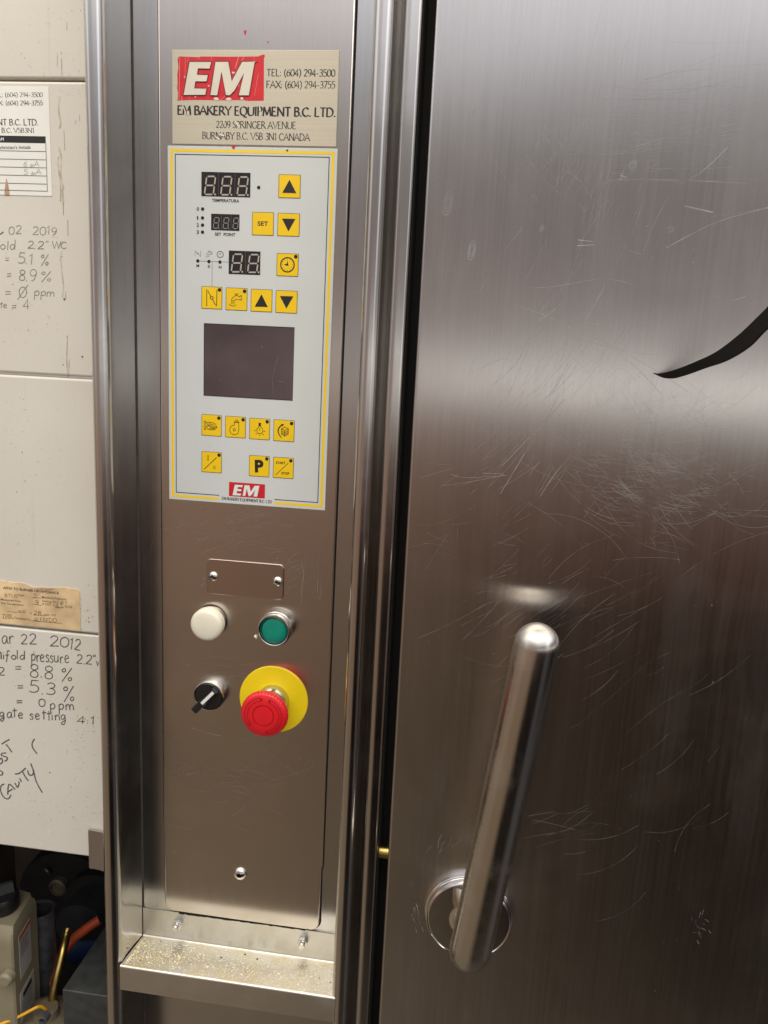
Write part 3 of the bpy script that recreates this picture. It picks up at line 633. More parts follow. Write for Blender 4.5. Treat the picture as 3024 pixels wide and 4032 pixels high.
# keys
def key(z, rect, strokes=(), fills=(), led=None, texts=(), w=.00045):
    q = MB(); x0, x1, z0, z1 = ZR(z, *rect, Yp); q.plate(rrect(x0, x1, z0, z1, .0005), Yp - .00010, Yp + .00003, 'ink')
    q.plate(rrect(x0 + .0004, x1 - .0004, z0 + .0004, z1 - .0004, .0004), Yp - .00022, Yp - .00008, 'yellow', .00008)
    Yi = Yp - .00027
    icon(q, z, strokes, w, Yi)
    for f_ in fills: q.flat(PQ(z, f_, Yi), Yi - step(), 'ink')
    for t, a, b, c, d, cap, bo in texts: sans(q, t, *zp(z, a, b), *zp(z, c, d), cap / 2.3042, Yi - step(), 'ink', bo)
    ko = q.build('key', kp, False)
    if led:
        l = MB(); x, zz = Q(z, *led, Yi); l.lathe(x, zz, [(.0016, Yi + .00002), (.0016, Yi - .0001), (0, Yi - .00012)], 'led', 18); l.build('indicator_led', ko) if False else l.build('key_led', kp)
key('A', (1053, 290, 1252, 512), fills=[[(1152, 340), (1087, 458), (1213, 461)]])
key('A', (813, 631, 1009, 850), texts=[('SET', 862, 756, 958, 758, 38, .025)])
key('A', (1044, 640, 1244, 858), fills=[[(1083, 692), (1206, 696), (1142, 810)]])
tick = [[(1133 + 50 * math.cos(R_(30 * i)), 1112 + 54 * math.sin(R_(30 * i))), (1133 + 43 * math.cos(R_(30 * i)), 1112 + 47 * math.sin(R_(30 * i)))] for i in range(12)]
key('A', (1036, 1005, 1233, 1221), strokes=tick, fills=[[(1100, 1110), (1128, 1102), (1134, 1072), (1143, 1122), (1120, 1118)]], led=(1209, 1038))
q = MB(); Yi = Yp - .00029; q.ribbon([(p[0], p[1]) for p in PQ('A', [(1133 + 61 * math.cos(R_(10 * i)), 1112 + 65 * math.sin(R_(10 * i))) for i in range(37)], Yi)], .0010, Yi, 'ink'); q.build('clock_symbol', kp, False)
key('A', (354, 1306, 541, 1517), strokes=[[(401, 1335), (401, 1486)], [(494, 1338), (490, 1488)], [(410, 1345), (438, 1398)], [(454, 1424), (482, 1480)], ell(446, 1411, 13, 16)], led=(517, 1339), w=.0006)
key('A', (574, 1318, 769, 1530), strokes=[[(626 + x * 1.27, 1432 + y * 1.2) for x, y in s_] for s_ in TAP] + [[(628, 1448), (622, 1466)], [(638, 1448), (636, 1470)], [(646, 1448), (654, 1466)], [(604, 1468), (622, 1484), (648, 1486), (668, 1474)]], led=(744, 1352), w=.0004)
key('A', (801, 1330, 995, 1543), fills=[[(898, 1380), (836, 1492), (955, 1495)]])
key('A', (1026, 1342, 1223, 1555), fills=[[(1065, 1395), (1187, 1398), (1123, 1509)]])
key('B', (355, 947, 536, 1148), strokes=[[(379, 1010), (392, 1011), (391, 1086), (378, 1085), (379, 1010)], smooth_pts([(398, 1022), (430, 1020), (470, 1030), (494, 1066)]), smooth_pts([(398, 1022), (412, 1046), (440, 1052), (494, 1066)]), smooth_pts([(398, 1060), (420, 1052), (450, 1068), (492, 1072)]), smooth_pts([(398, 1060), (412, 1082), (440, 1088), (480, 1085)]), smooth_pts([(410, 1036), (440, 1036), (470, 1048)]), smooth_pts([(420, 1070), (445, 1078), (475, 1078)])], led=(511, 982))
key('B', (569, 963, 755, 1164), strokes=[smooth_pts([(651, 1046), (622, 1056), (610, 1088), (622, 1120), (652, 1132), (684, 1118), (692, 1080)]), [(692, 1080), (692, 1022), (652, 1020), (651, 1046)], ell(651, 1088, 11, 14), [(654, 1016), (674, 997), (692, 1018), (654, 1016)]], led=(731, 997))
key('B', (788, 981, 974, 1181), strokes=[smooth_pts([(874, 1060), (856, 1086), (862, 1114), (882, 1124), (904, 1114), (910, 1088), (892, 1060)]), [(882, 1070), (882, 1098)], [(832, 1092), (846, 1096)], [(916, 1100), (932, 1102)], [(855, 1120), (844, 1130)], [(908, 1124), (920, 1136)], [(881, 1132), (881, 1146)]], fills=[[(872, 1024), (892, 1026), (892, 1058), (872, 1056)]], led=(949, 1015))
key('B', (1007, 995, 1196, 1198), strokes=[[(1078, 1080), (1110, 1062), (1142, 1078), (1110, 1094), (1078, 1080), (1080, 1128), (1108, 1144), (1140, 1126), (1142, 1078)], [(1108, 1094), (1108, 1144)], [(1080, 1098), (1106, 1112)], [(1080, 1114), (1106, 1128)], [(1112, 1112), (1140, 1096)], [(1112, 1128), (1140, 1112)]], fills=[[(1080, 1032), (1104, 1040), (1086, 1056)], [(1074, 1160), (1052, 1130), (1042, 1098), (1052, 1066), (1080, 1038), (1088, 1044), (1062, 1070), (1052, 1098), (1060, 1128), (1080, 1156)]], led=(1171, 1031))
key('B', (355, 1284, 536, 1480), strokes=[[(376, 1446), (490, 1340)], [(407, 1324), (421, 1325)], [(414, 1324), (413, 1361)], [(406, 1360), (421, 1361)]], texts=[('O', 459, 1444, 481, 1445, 30, .0)], led=(513, 1318), w=.0005)
key('B', (786, 1319, 970, 1517), texts=[('P', 838, 1468, 917, 1470, 102, .05)], led=(946, 1352))
key('B', (1003, 1335, 1189, 1532), strokes=[[(1025, 1498), (1141, 1391)]], texts=[('START', 1029, 1397, 1115, 1400, 21, .03), ('STOP', 1078, 1493, 1151, 1496, 21, .03)], led=(1164, 1369), w=.0005)
# little company emblem at the foot
q = MB(); x0, x1, z0, z1 = ZR('B', 603, 1572, 929, 1700, Yp, 0); bar(q, x0, x1, z0, z1, Yp - .00005, 'red')
def lm(x, y): return (634 + (x - 190) / (866 - 190) * (890 - 634), 1583 + (y - 189) / (500 - 189) * 100 + (x - 190) / 676 * 14)
for pt in (Ept, Mpt):
    w = PQ('B', [lm(*p) for p in pt], Yp); q.flat(w, Yp - .0001 - step(), 'white'); q.ribbon(w + [w[0]], .00022, Yp - .00018 - step(), 'greyink')
q.build('emblem', kp, False)
m = MB(); write(m, 'EM BAKERY EQUIPMENT B.C. LTD', *zp('B', 538, 1721), *zp('B', 993, 1756), 25 / 2.3042, Yp, 'ink', w=.19); m.build('emblem_lettering', kp, False)

# --- blank plate with two socket screws
def socket_screw(par, x, z, rad, y0, name='socket_screw'):
    q = MB(); h = rad * .62
    prof = [(rad, y0 + .0003), (rad, y0 - .0003)] + [(rad * math.cos(a), y0 - .0003 - h * math.sin(a)) for a in [math.pi / 2 * k / 9 for k in range(1, 8)]]
    rh = rad * .40; prof = [p for p in prof if p[0] > rh * 1.02] + [(rh * 1.0, y0 - .0003 - h * .93), (rh * .96, y0 - .0003 - h * .9)]
    q.lathe(x, z, prof, 'screw', 36)
    hexa = [(x + rh * 1.0 * math.cos(R_(60 * k + 20)), z + rh * 1.0 * math.sin(R_(60 * k + 20))) for k in range(6)]
    q.grid([[(a, y0 - .0003 - h * .90, b) for a, b in hexa], [(a, y0 + .0002, b) for a, b in hexa]], 'gap'); q.flat(hexa, y0 - .0001, 'gap')
    return q.build(name, par, True, 40)
b0 = Q('C', 405, 300)[0]; b1 = Q('C', 1100, 350)[0]; bz1 = Q('C', 750, 162)[1]; bz0 = Q('C', 750, 480)[1]
m = MB(); m.plate(rrect(b0, b1, bz0, bz1, .0042), -.0015, -.00005, 'blank', .0005)
for _ in range(26):
    u, v = random.uniform(500, 950), random.uniform(180, 400); l = random.uniform(40, 160)
    if u + l < 1080: scratch(m, PQ('C', [(u, v), (u + l * .5, v - l * .14), (u + l, v - l * .3)], 0), .00010, -.0011)
bp_ = m.build('blank_plate', oven)
for a, b in ((456, 302), (1041, 349)): socket_screw(bp_, *Q('C', a, b, -.003), .0047, -.0011)
socket_screw(oven, *P(942, 3446, -.003), .0066, -.0002)

# --- white pilot light
x, z = Q('C', 436, 704)
m = MB(); m.lathe(x, z, [(.0135, 0), (.0144, -.0008), (.0146, -.0045)], 'bezel', 56); pil = m.build('pilot_light', oven)
rr_ = .0156
m = MB(); m.lathe(x, z, [(rr_, -.0040), (rr_, -.0105), (rr_ - .0004, -.0122), (rr_ - .0016, -.0136), (rr_ - .0035, -.0143), (.007, -.0149), (0, -.0151)], 'lens', 64); m.build('lens', pil)
# --- green push button
x, z = Q('C', 1042, 748)
m = MB(); m.lathe(x, z, [(0.01591, 0), (0.01591, -.006), (0.01537, -.0066), (0.01537, -.0075), (0.01591, -.008), (0.01591, -.0125), (0.01537, -.0136), (0.01439, -.0139), (0.01384, -.0136), (0.01363, -.0118)], 'bezel', 56)
x1_, z1_ = x - .0118, z - .0095
gb = m.build('push_button', oven)
m = MB(); m.lathe(x, z, [(0.01363, -.0115), (0.01330, -.0128), (0.01264, -.0134), (0.01177, -.0130), (0.01134, -.0122)], 'greendk', 56); m.lathe(x, z, [(0.01134, -.0122), (0.01068, -.0124), (0.00654, -.01255), (0, -.0126)], 'green', 56); m.build('lens', gb)
m = MB(); q_ = P(1007, 2508, -.001); m.tube([(q_[0] - .0012, -.001, q_[1] + .0012), (q_[0] + .0015, -.0015, q_[1] - .001)], [.0011, .0013], 'lens', 10); m.build('glue_blob', gb)
# --- selector switch
x, z = Q('C', 446, 1352)
m = MB(); m.lathe(x, z, [(.0152, 0), (.0152, -.0078), (.0147, -.0092), (.0141, -.0095), (.0137, -.0090), (.0135, -.0070)], 'bezel', 56); ss = m.build('selector_switch', oven)
m = MB(); m.lathe(x, z, [(.0134, -.006), (.0133, -.0088), (.0126, -.0095), (0, -.0095)], 'black', 48)
a = R_(228); ux, uz = math.cos(a), math.sin(a); nx, nz = -uz, ux
def bl(s, t, y): return (x + ux * s + nx * t, y, z + uz * s + nz * t)
out = [(-.0126, .0030), (-.0126, -.0030), (.0, -.0034), (.0182, -.0034), (.0190, -.0022), (.0190, .0022), (.0182, .0034), (.0, .0034)]
m.solid([[bl(s, t, -.0092) for s, t in out], [bl(s, t, -.0155) for s, t in out], [bl(s * .96, t * .8, -.0168) for s, t in out]], 'black'); m.build('knob', ss, True, 35)
m = MB(); m.solid([[bl(s, t, -.01675) for s, t in ((-.0112, .0015), (-.0112, -.0015), (.0060, -.0015), (.0060, .0015))], [bl(s, t, -.01705) for s, t in ((-.0112, .0015), (-.0112, -.0015), (.0060, -.0015), (.0060, .0015))]], 'white'); m.build('pointer_mark', ss, False)
# --- emergency stop
x, z = Q('C', 1010, 1412)
es_disc_r = .0337
m = MB(); m.lathe(x, z, [(es_disc_r, -.00005), (es_disc_r, -.0012), (es_disc_r - .0004, -.0015), (.012, -.0015)], 'disc', 80); es = m.build('emergency_stop', oven)
m = MB(); m.lathe(x, z, [(.0155, -.001), (.0155, -.0085), (.0147, -.0098), (.0144, -.0115), (.0138, -.0125)], 'bezel', 56); m.lathe(x, z, [(.0136, -.012), (.0128, -.019), (.0118, -.024), (.0118, -.0285)], 'bezel', 56); m.build('collar', es)
yh = -.0272
m = MB(); m.lathe(x, z, [(.0110, yh), (.0206, yh - .0005), (.0219, yh - .0022), (.0224, yh - .0045), (.0221, yh - .0062), (.0212, yh - .0080), (.0198, yh - .0090), (.0112, yh - .0096), (.0105, yh - .0096), (.0103, yh - .0084), (.0094, yh - .0084), (.0092, yh - .0097), (0, yh - .0100)], 'estop', 72)
for k in range(40):      # moulded grip ticks round the rim
    a = 2 * math.pi * k / 40
    if 20 < k < 35: continue
hd = m.build('button_head', es)
m = MB()
for a0, a1, rad in ((100, 215, .0163), (-75, 68, .0163)):
    pts = [(x + rad * math.cos(R_(a0 + (a1 - a0) * i / 20)), z + rad * math.sin(R_(a0 + (a1 - a0) * i / 20))) for i in range(21)]
    for w_ in (-.0014, .0014):
        pp = [(x + (rad + w_) * math.cos(R_(a0 + (a1 - a0) * i / 20)), z + (rad + w_) * math.sin(R_(a0 + (a1 - a0) * i / 20))) for i in range(21)]
        m.ribbon(pp, .00045, yh - .0097 - step(), 'estopdk')
    for ae in (a0, a1):
        d = 1 if ae == a1 else -1
        c_ = lambda rr2, aa: (x + rr2 * math.cos(R_(aa)), z + rr2 * math.sin(R_(aa)))
        m.flat([c_(rad - .0019, ae), c_(rad + .0019, ae), c_(rad, ae + d * 7)], yh - .0098 - step(), 'estopdk')
for k in range(11):
    a = R_(20 + k * 8.5); m.tube([(x + .0219 * math.cos(a), yh - .0062, z + .0219 * math.sin(a)), (x + .0211 * math.cos(a), yh - .0082, z + .0211 * math.sin(a))], .0004, 'estopdk', 6)
m.build('arrow_mark', hd, False)

# --- shelf under the panel
YS = .0024; YF = -.0515
f0 = xi + .0006; f1 = xr0 + .0045
zt = P(940, 3626, YS)[1]; zf = P(940, 3735, YS)[1]
zl0 = P(890, 3866, YF)[1]; zl1 = P(890, 3960, YF)[1]
zl0 = (zl0 + zf) / 2 if abs(zl0 - zf) > .02 else zl0
m = MB(); rb = .0022; tk_ = .0012
prof = [(YS, zt), (YS, zf + rb)] + [(YS - rb + rb * math.cos(a), zf + rb - rb * math.sin(a)) for a in [math.pi / 2 * k / 6 for k in range(1, 7)]]
prof += [(YF + rb, zl0)] + [(YF + rb - rb * math.sin(a), zl0 - rb + rb * math.cos(a)) for a in [math.pi / 2 * k / 6 for k in range(1, 7)]] + [(YF, zl1)]
inner = [(y + tk_ * .8, zz - tk_) if y > YF + .01 and zz < zf + .004 else (y + tk_, zz - (tk_ if zz > zl0 - .004 else 0)) for y, zz in prof]
sx0, sx1 = f0, f1
ring = prof + inner[::-1]
# front lip reaches a little wider than the channel, in front of the posts' inner faces
m.solid([[(sx0, y, zz) for y, zz in ring], [(sx1 - .0005, y, zz) for y, zz in ring]], 'shelf')
shf = m.build('shelf', oven, True, 30)
for u, v in ((691, 3652), (1189, 3721)):
    q = MB(); x, z = P(u, v, -.004)
    hx = [(x + .0052 * math.cos(R_(60 * k + 10)), z + .0052 * math.sin(R_(60 * k + 10))) for k in range(6)]
    q.plate(hx, YS - .0045, YS - .0002, 'screw', .0006); q.lathe(x, z, [(.0031, YS - .004), (.0031, YS - .0085), (.0027, YS - .009), (0, YS - .009)], 'screw', 20); q.build('hex_nut', shf, True, 40)
m = MB()       # ragged black sealant between panel foot and shelf flange
pts = []
for i in range(41):
    t = i / 40; u = 700 + t * 500; v = 3597 + t * 66; a = P(u, v + 4, -.001); pts.append((a[0], a[1] + random.uniform(-.0006, .0004)))
m.ribbon(pts, .0030, YS - .0003, 'gap'); m.build('sealant_bead', oven, False)
m = MB()
for (u0, v0, u1, v1, w_) in ((1268, 3390, 1280, 3660, .0026), (1275, 3420, 1277, 3668, .0012)):
    pass
# flour and crumbs on the shelf
m = MB()
for k in range(2600):
    e = random.random()
    x = f0 + .003 + (f1 - f0 - .006) * (random.betavariate(.45, .55)); t = random.betavariate(.9, .8); y = -.004 + (YF + .005) * t * .93
    zz = zf + (zl0 - zf) * (y - YS) / (YF - YS) + .0001; s_ = random.uniform(.0002, .0006) * (1.9 if e > .97 else 1)
    dk = random.random() < .006; mat = 'crumb' if dk else 'flour'; s_ *= 1.8 if dk else 1
    a = random.uniform(0, 6.28); pts = [(x + s_ * math.cos(a + q * 1.57) * (1.4 if q % 2 else .8), y + s_ * math.sin(a + q * 1.57), zz) for q in range(4)]
    m.solid([pts, [(p[0] * .5 + x * .5, p[1] * .5 + y * .5, zz + s_ * .7) for p in pts]], mat)
o = m.build('flour_crumbs', None, False); tag(o, 'pale flour and crumbs scattered over the little steel shelf', 'crumbs', None, 'stuff')

# --- oven door
xD1 = P(3024, 1500, YD)[0] + .25
m = MB(); m.plate(rrect(xd, xD1, ZB, ZT, .0030, 4), YD, YD + .045, 'door', .0022)
def DP(pts): return [Q('D', a, b, YD) for a, b in pts]
for s_, w_ in (([(475, 1255), (640, 1248), (850, 1215), (985, 1237)], .00035), ([(480, 1330), (600, 1372), (750, 1445), (880, 1497)], .0003), ([(870, 1500), (1000, 1600), (1110, 1715)], .00035), ([(880, 1497), (1080, 1610), (1225, 1705)], .0003),
               ([(735, 1475), (830, 1310), (870, 1225)], .00045), ([(880, 1190), (990, 1000), (1120, 560)], .00018), ([(1575, 905), (1420, 945), (1300, 990), (1130, 1080)], .0007), ([(1145, 850), (1085, 960), (1030, 1095)], .00035), ([(890, 1520), (940, 1450), (975, 1385)], .0003),
               ([(315, 1280), (420, 1100), (560, 930)], .00022), ([(410, 1470), (500, 1260), (620, 1030)], .0002), ([(955, 1088), (1035, 1110)], .0003), ([(740, 1440), (900, 1190), (960, 1040)], .0002), ([(370, 1680), (480, 1580), (560, 1420), (650, 1345)], .0004), ([(440, 1730), (510, 1570), (600, 1330)], .0003),
               ([(410, 2150), (560, 1900), (650, 1750)], .0005), ([(415, 2030), (560, 1880), (690, 1740)], .0006), ([(585, 1750), (700, 1650), (800, 1480)], .0003), ([(570, 2180), (650, 2060), (720, 1980)], .0005), ([(152, 2110), (200, 2110), (420, 2070), (330, 2060)], .0003), ([(195, 2065), (260, 2080), (440, 2070)], .0003), ([(60, 2080), (300, 2010), (380, 1980)], .0002),
               ([(710, 1465), (960, 1530), (1080, 1545)], .0003), ([(790, 1420), (900, 1405), (1060, 1430)], .00022), ([(330, 1600), (400, 1565), (440, 1570)], .00018), ([(280, 1670), (350, 1590), (440, 1560)], .00018), ([(850, 1680), (930, 1605), (1000, 1660)], .00018), ([(1190, 800), (1290, 745), (1400, 640)], .0005), ([(1000, 640), (1200, 580), (1430, 540)], .0003), ([(920, 590), (1200, 560), (1400, 470)], .0003), ([(930, 780), (1200, 785), (1500, 800)], .0004), ([(1000, 470), (1300, 470), (1575, 425)], .0003),
               ([(1420, 1310), (1480, 1290)], .0004), ([(1480, 1330), (1575, 1300)], .0005), ([(1200, 1570), (1250, 1470)], .0004), ([(1080, 1700), (1170, 1400)], .0002), ([(700, 745), (760, 790)], .0002), ([(750, 885), (780, 920)], .0004)):
    scratch(m, DP(s_), w_ * .8, YD)
for s_ in ([(1210, 897), (1260, 908), (1335, 925)],): scratch(m, DP(s_), .0009, YD)
for s_ in ([(932, 764), (962, 773)], [(748, 1045), (812, 1052)], [(745, 1070), (820, 1066)]): scratch(m, DP(s_), .0006, YD)
bunch(m, 2130, 600, 70, 90, 20, -52, 8, 220, .25, .00016, YD)
bunch(m, 2350, 560, 110, 150, 70, 70, 10, 380, .2, .00012, YD)
bunch(m, 2640, 480, 170, 120, 80, 6, 9, 380, .2, .00013, YD)
bunch(m, 2560, 1860, 150, 140, 170, -32, 18, 400, 1.3, .00012, YD)
bunch(m, 2720, 1760, 160, 140, 60, 20, 11, 400, 1.2, .00012, YD)
bunch(m, 2180, 1450, 160, 160, 80, 57, 10, 300, .3, .00013, YD)
bunch(m, 2060, 1730, 110, 130, 40, 52, 8, 260, .2, .00017, YD)
bunch(m, 2050, 2400, 120, 110, 30, 32, 7, 250, .5, .00012, YD)
bunch(m, 2400, 2420, 170, 200, 26, 36, 8, 280, .5, .00012, YD)
bunch(m, 2230, 3270, 100, 50, 14, 20, 12, 240, .6, .00014, YD)
bunch(m, 2700, 3050, 170, 220, 10, 35, 14, 220, .6, .00012, YD)
bunch(m, 1900, 2080, 130, 200, 30, 20, 25, 160, .5, .00012, YD)
bunch(m, 1740, 3330, 50, 20, 12, 60, 20, 60, .5, .00022, YD)
for cx_, cy_, a_, b_ in ((180, 885, 20, 52), (285, 1090, 16, 42), (300, 490, 9, 28), (590, 995, 9, 14), (985, 720, 18, 22), (1150, 1000, 14, 14)):   # dried drip rings
    for k in (1, .7, .45): scratch(m, DP([(cx_ + a_ * k * math.cos(t) + .35 * b_ * k * math.sin(t) * -.5, cy_ + b_ * k * math.sin(t)) for t in [i * .42 for i in range(16)]]), .0003, YD)
for _ in range(60):
    cx_, cy_ = random.gauss(568, 14), random.gauss(830, 26); l = random.uniform(4, 14); a = random.uniform(0, 3.1); scratch(m, DP([(cx_, cy_), (cx_ + l * math.cos(a), cy_ + l * math.sin(a))]), .0004, YD) if _ < 16 else None
for _ in range(40):
    cx_, cy_ = random.gauss(2760, 22), random.gauss(3640, 26); l = random.uniform(8, 26); a = random.uniform(0, 3.1); scratch(m, [P(cx_, cy_, YD), P(cx_ + l * math.cos(a), cy_ + l * math.sin(a), YD)], .0003, YD) if _ < 14 else None
for _ in range(18):
    cx_, cy_ = random.gauss(1640, 14), random.gauss(3560, 45); l = random.uniform(10, 30); scratch(m, [P(cx_, cy_, YD), P(cx_ + l * .3, cy_ + l, YD)], .0003, YD)
for _ in range(110):
    u, v = random.uniform(1650, 3000), random.uniform(200, 3950); x, z = P(u, v, YD); m.flat(circ(x, z, random.uniform(.00015, .00045), 6), YD - .00006 - step(), 'scratch')
door = m.build('door', oven)
# --- lever handle
hx_, hz_ = Q('H', 566, 1788, YD - .006)
m = MB(); m.lathe(hx_, hz_, [(.0398, YD + .0004), (.0398, YD - .003), (.0391, YD - .0036), (.0384, YD - .0038), (.0384, YD - .0085), (.0381, YD - .0102), (.0375, YD - .0106), (.0370, YD - .0100), (.0365, YD - .0104), (.0361, YD - .0105), (.0357, YD - .0105), (.0175, YD - .0105), (.0170, YD - .0105), (.0140, YD - .0115), (.0118, YD - .0150), (.0105, YD - .019), (.0100, YD - .024)], 'chrome', 96)
hnd = m.build('door_handle', oven, True, 28)
RL = .0178; YL = YD - .050
ex, ez = Q('H', 572, 2012, YL); tx, tz = Q('H', 964, 208, YL)
path = [(hx_, YD - .018, hz_)]
ax = Vector((tx - ex, 0, tz - ez)).normalized()
e0 = Vector((ex, YL, ez)); s0 = Vector((hx_, YD - .012, hz_))
bend = .013; c0 = Vector((ex, YL, ez))
d1 = (s0 - c0).normalized()
pa = c0 + d1 * bend; pb = c0 + ax * bend
pts = [s0, s0.lerp(pa, .5), pa]
for i in range(1, 12):
    t = i / 12; pts.append((1 - t) ** 2 * pa + 2 * t * (1 - t) * c0 + t * t * pb)
pts += [pb]; top = Vector((tx, YL, tz))
for i in range(1, 9): pts.append(pb.lerp(top, i / 8))
rads = [RL * .62, RL * .68, RL * .92] + [RL * (.92 + .08 * min(1, i / 5)) for i in range(1, 12)] + [RL] * 9
dome = [(top + ax * (RL * math.sin(a)), RL * math.cos(a)) for a in [math.pi / 2 * k / 9 for k in range(1, 9)]] + [(top + ax * RL, RL * .03)]
pts += [d[0] for d in dome]; rads += [max(d[1], .0002) for d in dome]
m = MB(); m.tube(pts, rads, 'chromeworn', 40); lev = m.build('lever', hnd, True, 60)

# --- cream cladding to the left of the post
YC = -.012
xc1 = xo + .006; xc0 = P(0, 2000, YC)[0] - .22
seams = [ZT, P(170, 315, YC)[1], P(180, 1480, YC)[1], P(190, 2482, YC)[1], P(170, 3352, YC)[1]]
clads = []
for i in range(4):
    m = MB(); z1 = seams[i] - (.0009 if i else 0); z0 = seams[i + 1] + .0009
    m.plate(rrect(xc0, xc1, z0, z1, .0030, 4), YC, YC + .012, 'enamel', .0022 if i < 3 else .0015)
    clads.append((m, i))
def pen(mb, text, z, x0, y0, x1, y1, cap, mat='pen', w=None, jit=.055, slant=.08):
    if z == 'U': mat = 'penfaint'
    w = (.00088 if z != 'U' else .00075) / (cap / ZM[z][2] / 4560)
    write(mb, text, *zp(z, x0, y0), *zp(z, x1, y1), cap / ZM[z][2], YC - .00006, mat, 'pen', w, slant, jit)
def drip(mb, pts, w, mat='rust'): mb.ribbon(smooth_pts([Q(*p, YC) for p in pts], 5), w, YC - .00005 - step(), mat)
objs = []
for mb, i in clads: objs.append(mb.build('cladding_panel', oven))
def marks(i): return MB(), objs[i]
def merge(mb, o):
    """printed or stained marks become part of the panel's own mesh"""
    t = mb.build('stain', None, False); me = o.data; off = len(me.materials)
    for k in t.data.materials: me.materials.append(k)
    for p_ in t.data.polygons: p_.material_index += off
    sharp = me
    bm = bmesh.new(); bm.from_mesh(me); bm.from_mesh(t.data); bm.to_mesh(me); bm.free(); d = t.data
    bpy.data.objects.remove(t); bpy.data.meshes.remove(d)
m, p = marks(0)
for (a, b, c, d) in ((668, 560, 669, 597), (625, 605, 625, 720), (670, 635, 675, 828), (783, 108, 786, 128), (875, 108, 884, 124), (728, 240, 730, 330), (230, 575, 240, 590), (312, 708, 320, 722), (262, 625, 275, 640)): m.ribbon([Q('T', a, b, YC), Q('T', c, d, YC)], .00035, YC - .0001 - step(), 'penfaint')
merge(m, p)
m, p = marks(1)
for (a, b, c, d) in ((866, 1250, 870, 1322), (697, 1418, 706, 1640), (824, 1305, 825, 1350)): m.ribbon([Q('T', a, b, YC), Q('T', c, d, YC)], .0004, YC - .0001 - step(), 'penfaint')
for (a, b, c, d) in ((690, 10, 692, 130), (738, 180, 742, 356)): m.ribbon([Q('U', a, b, YC), Q('U', c, d, YC)], .0004, YC - .0001 - step(), 'greyink')
for (a, b, r_) in ((702, 1048, .0014), (898, 1672, .0012), (516, 1320, .0005), (676, 582, .0007), (690, 1760, .0007), (140, 884, .0006), (744, 1882, .0009)):
    x, z = Q('U', a, b, YC); m.flat([(x + r_ * math.cos(t) * random.uniform(.6, 1.2), z + r_ * math.sin(t) * random.uniform(.5, 1)) for t in [k * .785 for k in range(8)]], YC - .0001 - step(), 'pen')
for pts in ([('T', 652, 1050), ('T', 640, 1200), ('T', 660, 1330), ('T', 650, 1400)], [('T', 640, 1600), ('T', 668, 1720), ('T', 660, 1880), ('T', 690, 2040), ('T', 672, 2080)], [('T', 640, 1700), ('T', 632, 1800), ('T', 660, 2000), ('T', 660, 2200)], [('T', 682, 2080), ('U', 690, 20)]): drip(m, pts, .0016, 'dripstain')
for pts in ([('U', 675, 520), ('U', 660, 600), ('U', 690, 900), ('U', 680, 1030)], [('U', 716, 960), ('U', 714, 1040)], [('U', 735, 1440), ('U', 728, 1700), ('U', 738, 1870)], [('U', 756, 1700), ('U', 748, 1860)]): drip(m, pts, .0013, 'dripstain')
merge(m, p)
m = MB()
pen(m, '02', 'U', 92, 338, 232, 336, 86); pen(m, '2019', 'U', 355, 342, 625, 346, 84)
pen(m, 'fold', 'U', -60, 508, 178, 505, 100); pen(m, '2.2"', 'U', 290, 494, 528, 494, 78); pen(m, 'WC', 'U', 562, 494, 730, 496, 76)
pen(m, '=', 'U', 52, 648, 118, 648, 90); pen(m, '5.1', 'U', 190, 650, 375, 662, 112); pen(m, '%', 'U', 445, 672, 545, 676, 122)
pen(m, '=', 'U', 66, 826, 136, 826, 90); pen(m, '8.9', 'U', 200, 836, 400, 848, 118); pen(m, '%', 'U', 445, 850, 580, 852, 118)
pen(m, '=', 'U', 46, 1020, 142, 1022, 90); pen(m, '∅', 'U', 205, 1032, 300, 1032, 110); pen(m, 'ppm', 'U', 362, 1010, 612, 1018, 100)
pen(m, 'te', 'U', -10, 1140, 75, 1142, 70); pen(m, '=', 'U', 118, 1166, 192, 1166, 80); pen(m, '4', 'U', 246, 1160, 318, 1160, 105); m.ribbon([Q('U', -4, 340, YC), Q('U', 14, 332, YC), Q('U', 38, 312, YC)], .0011, YC - .0001, 'pen')
m.build('handwriting', objs[1], False)
m, p = marks(2)
for _ in range(30):
    x, z = P(random.uniform(20, 370), random.uniform(1560, 2430), YC); m.flat(circ(x, z, random.uniform(.0002, .0006), 6), YC - .0001 - step(), 'rust' if _ % 3 else 'pen')
for _ in range(40):
    x, z = P(random.gauss(350, 30), random.gauss(2400, 50), YC)
    if x < xo: m.flat(circ(x, z, random.uniform(.0002, .0007), 6), YC - .0001 - step(), 'greyink' if _ % 4 == 0 else 'rust')
merge(m, p)
m = MB()
pen(m, 'ar', 'V', 20, 1140, 205, 1142, 185); pen(m, '22', 'V', 278, 1146, 492, 1148, 135); pen(m, '20', 'V', 650, 1176, 930, 1180, 138); pen(m, '12', 'V', 925, 1206, 1085, 1232, 150)
pen(m, 'ifold', 'V', 38, 1344, 345, 1344, 110); m.ribbon(smooth_pts([Q('V', -8, 1350, YC), Q('V', -6, 1262, YC), Q('V', 14, 1262, YC), Q('V', 18, 1346, YC)]), .0013, YC - .0001, 'pen')
pen(m, 'pressure', 'V', 408, 1376, 925, 1400, 170); pen(m, '2.2"', 'V', 1016, 1400, 1290, 1428, 118); pen(m, 'w', 'V', 1280, 1428, 1375, 1436, 110)
pen(m, '2', 'V', -22, 1566, 84, 1566, 105); pen(m, '=', 'V', 196, 1516, 322, 1520, 110); pen(m, '8.8', 'V', 392, 1584, 720, 1610, 172); pen(m, '%', 'V', 812, 1620, 985, 1634, 180)
pen(m, '=', 'V', 226, 1760, 345, 1764, 105); pen(m, '5.3', 'V', 388, 1792, 735, 1822, 155); pen(m, '%', 'V', 850, 1900, 1010, 1910, 190)
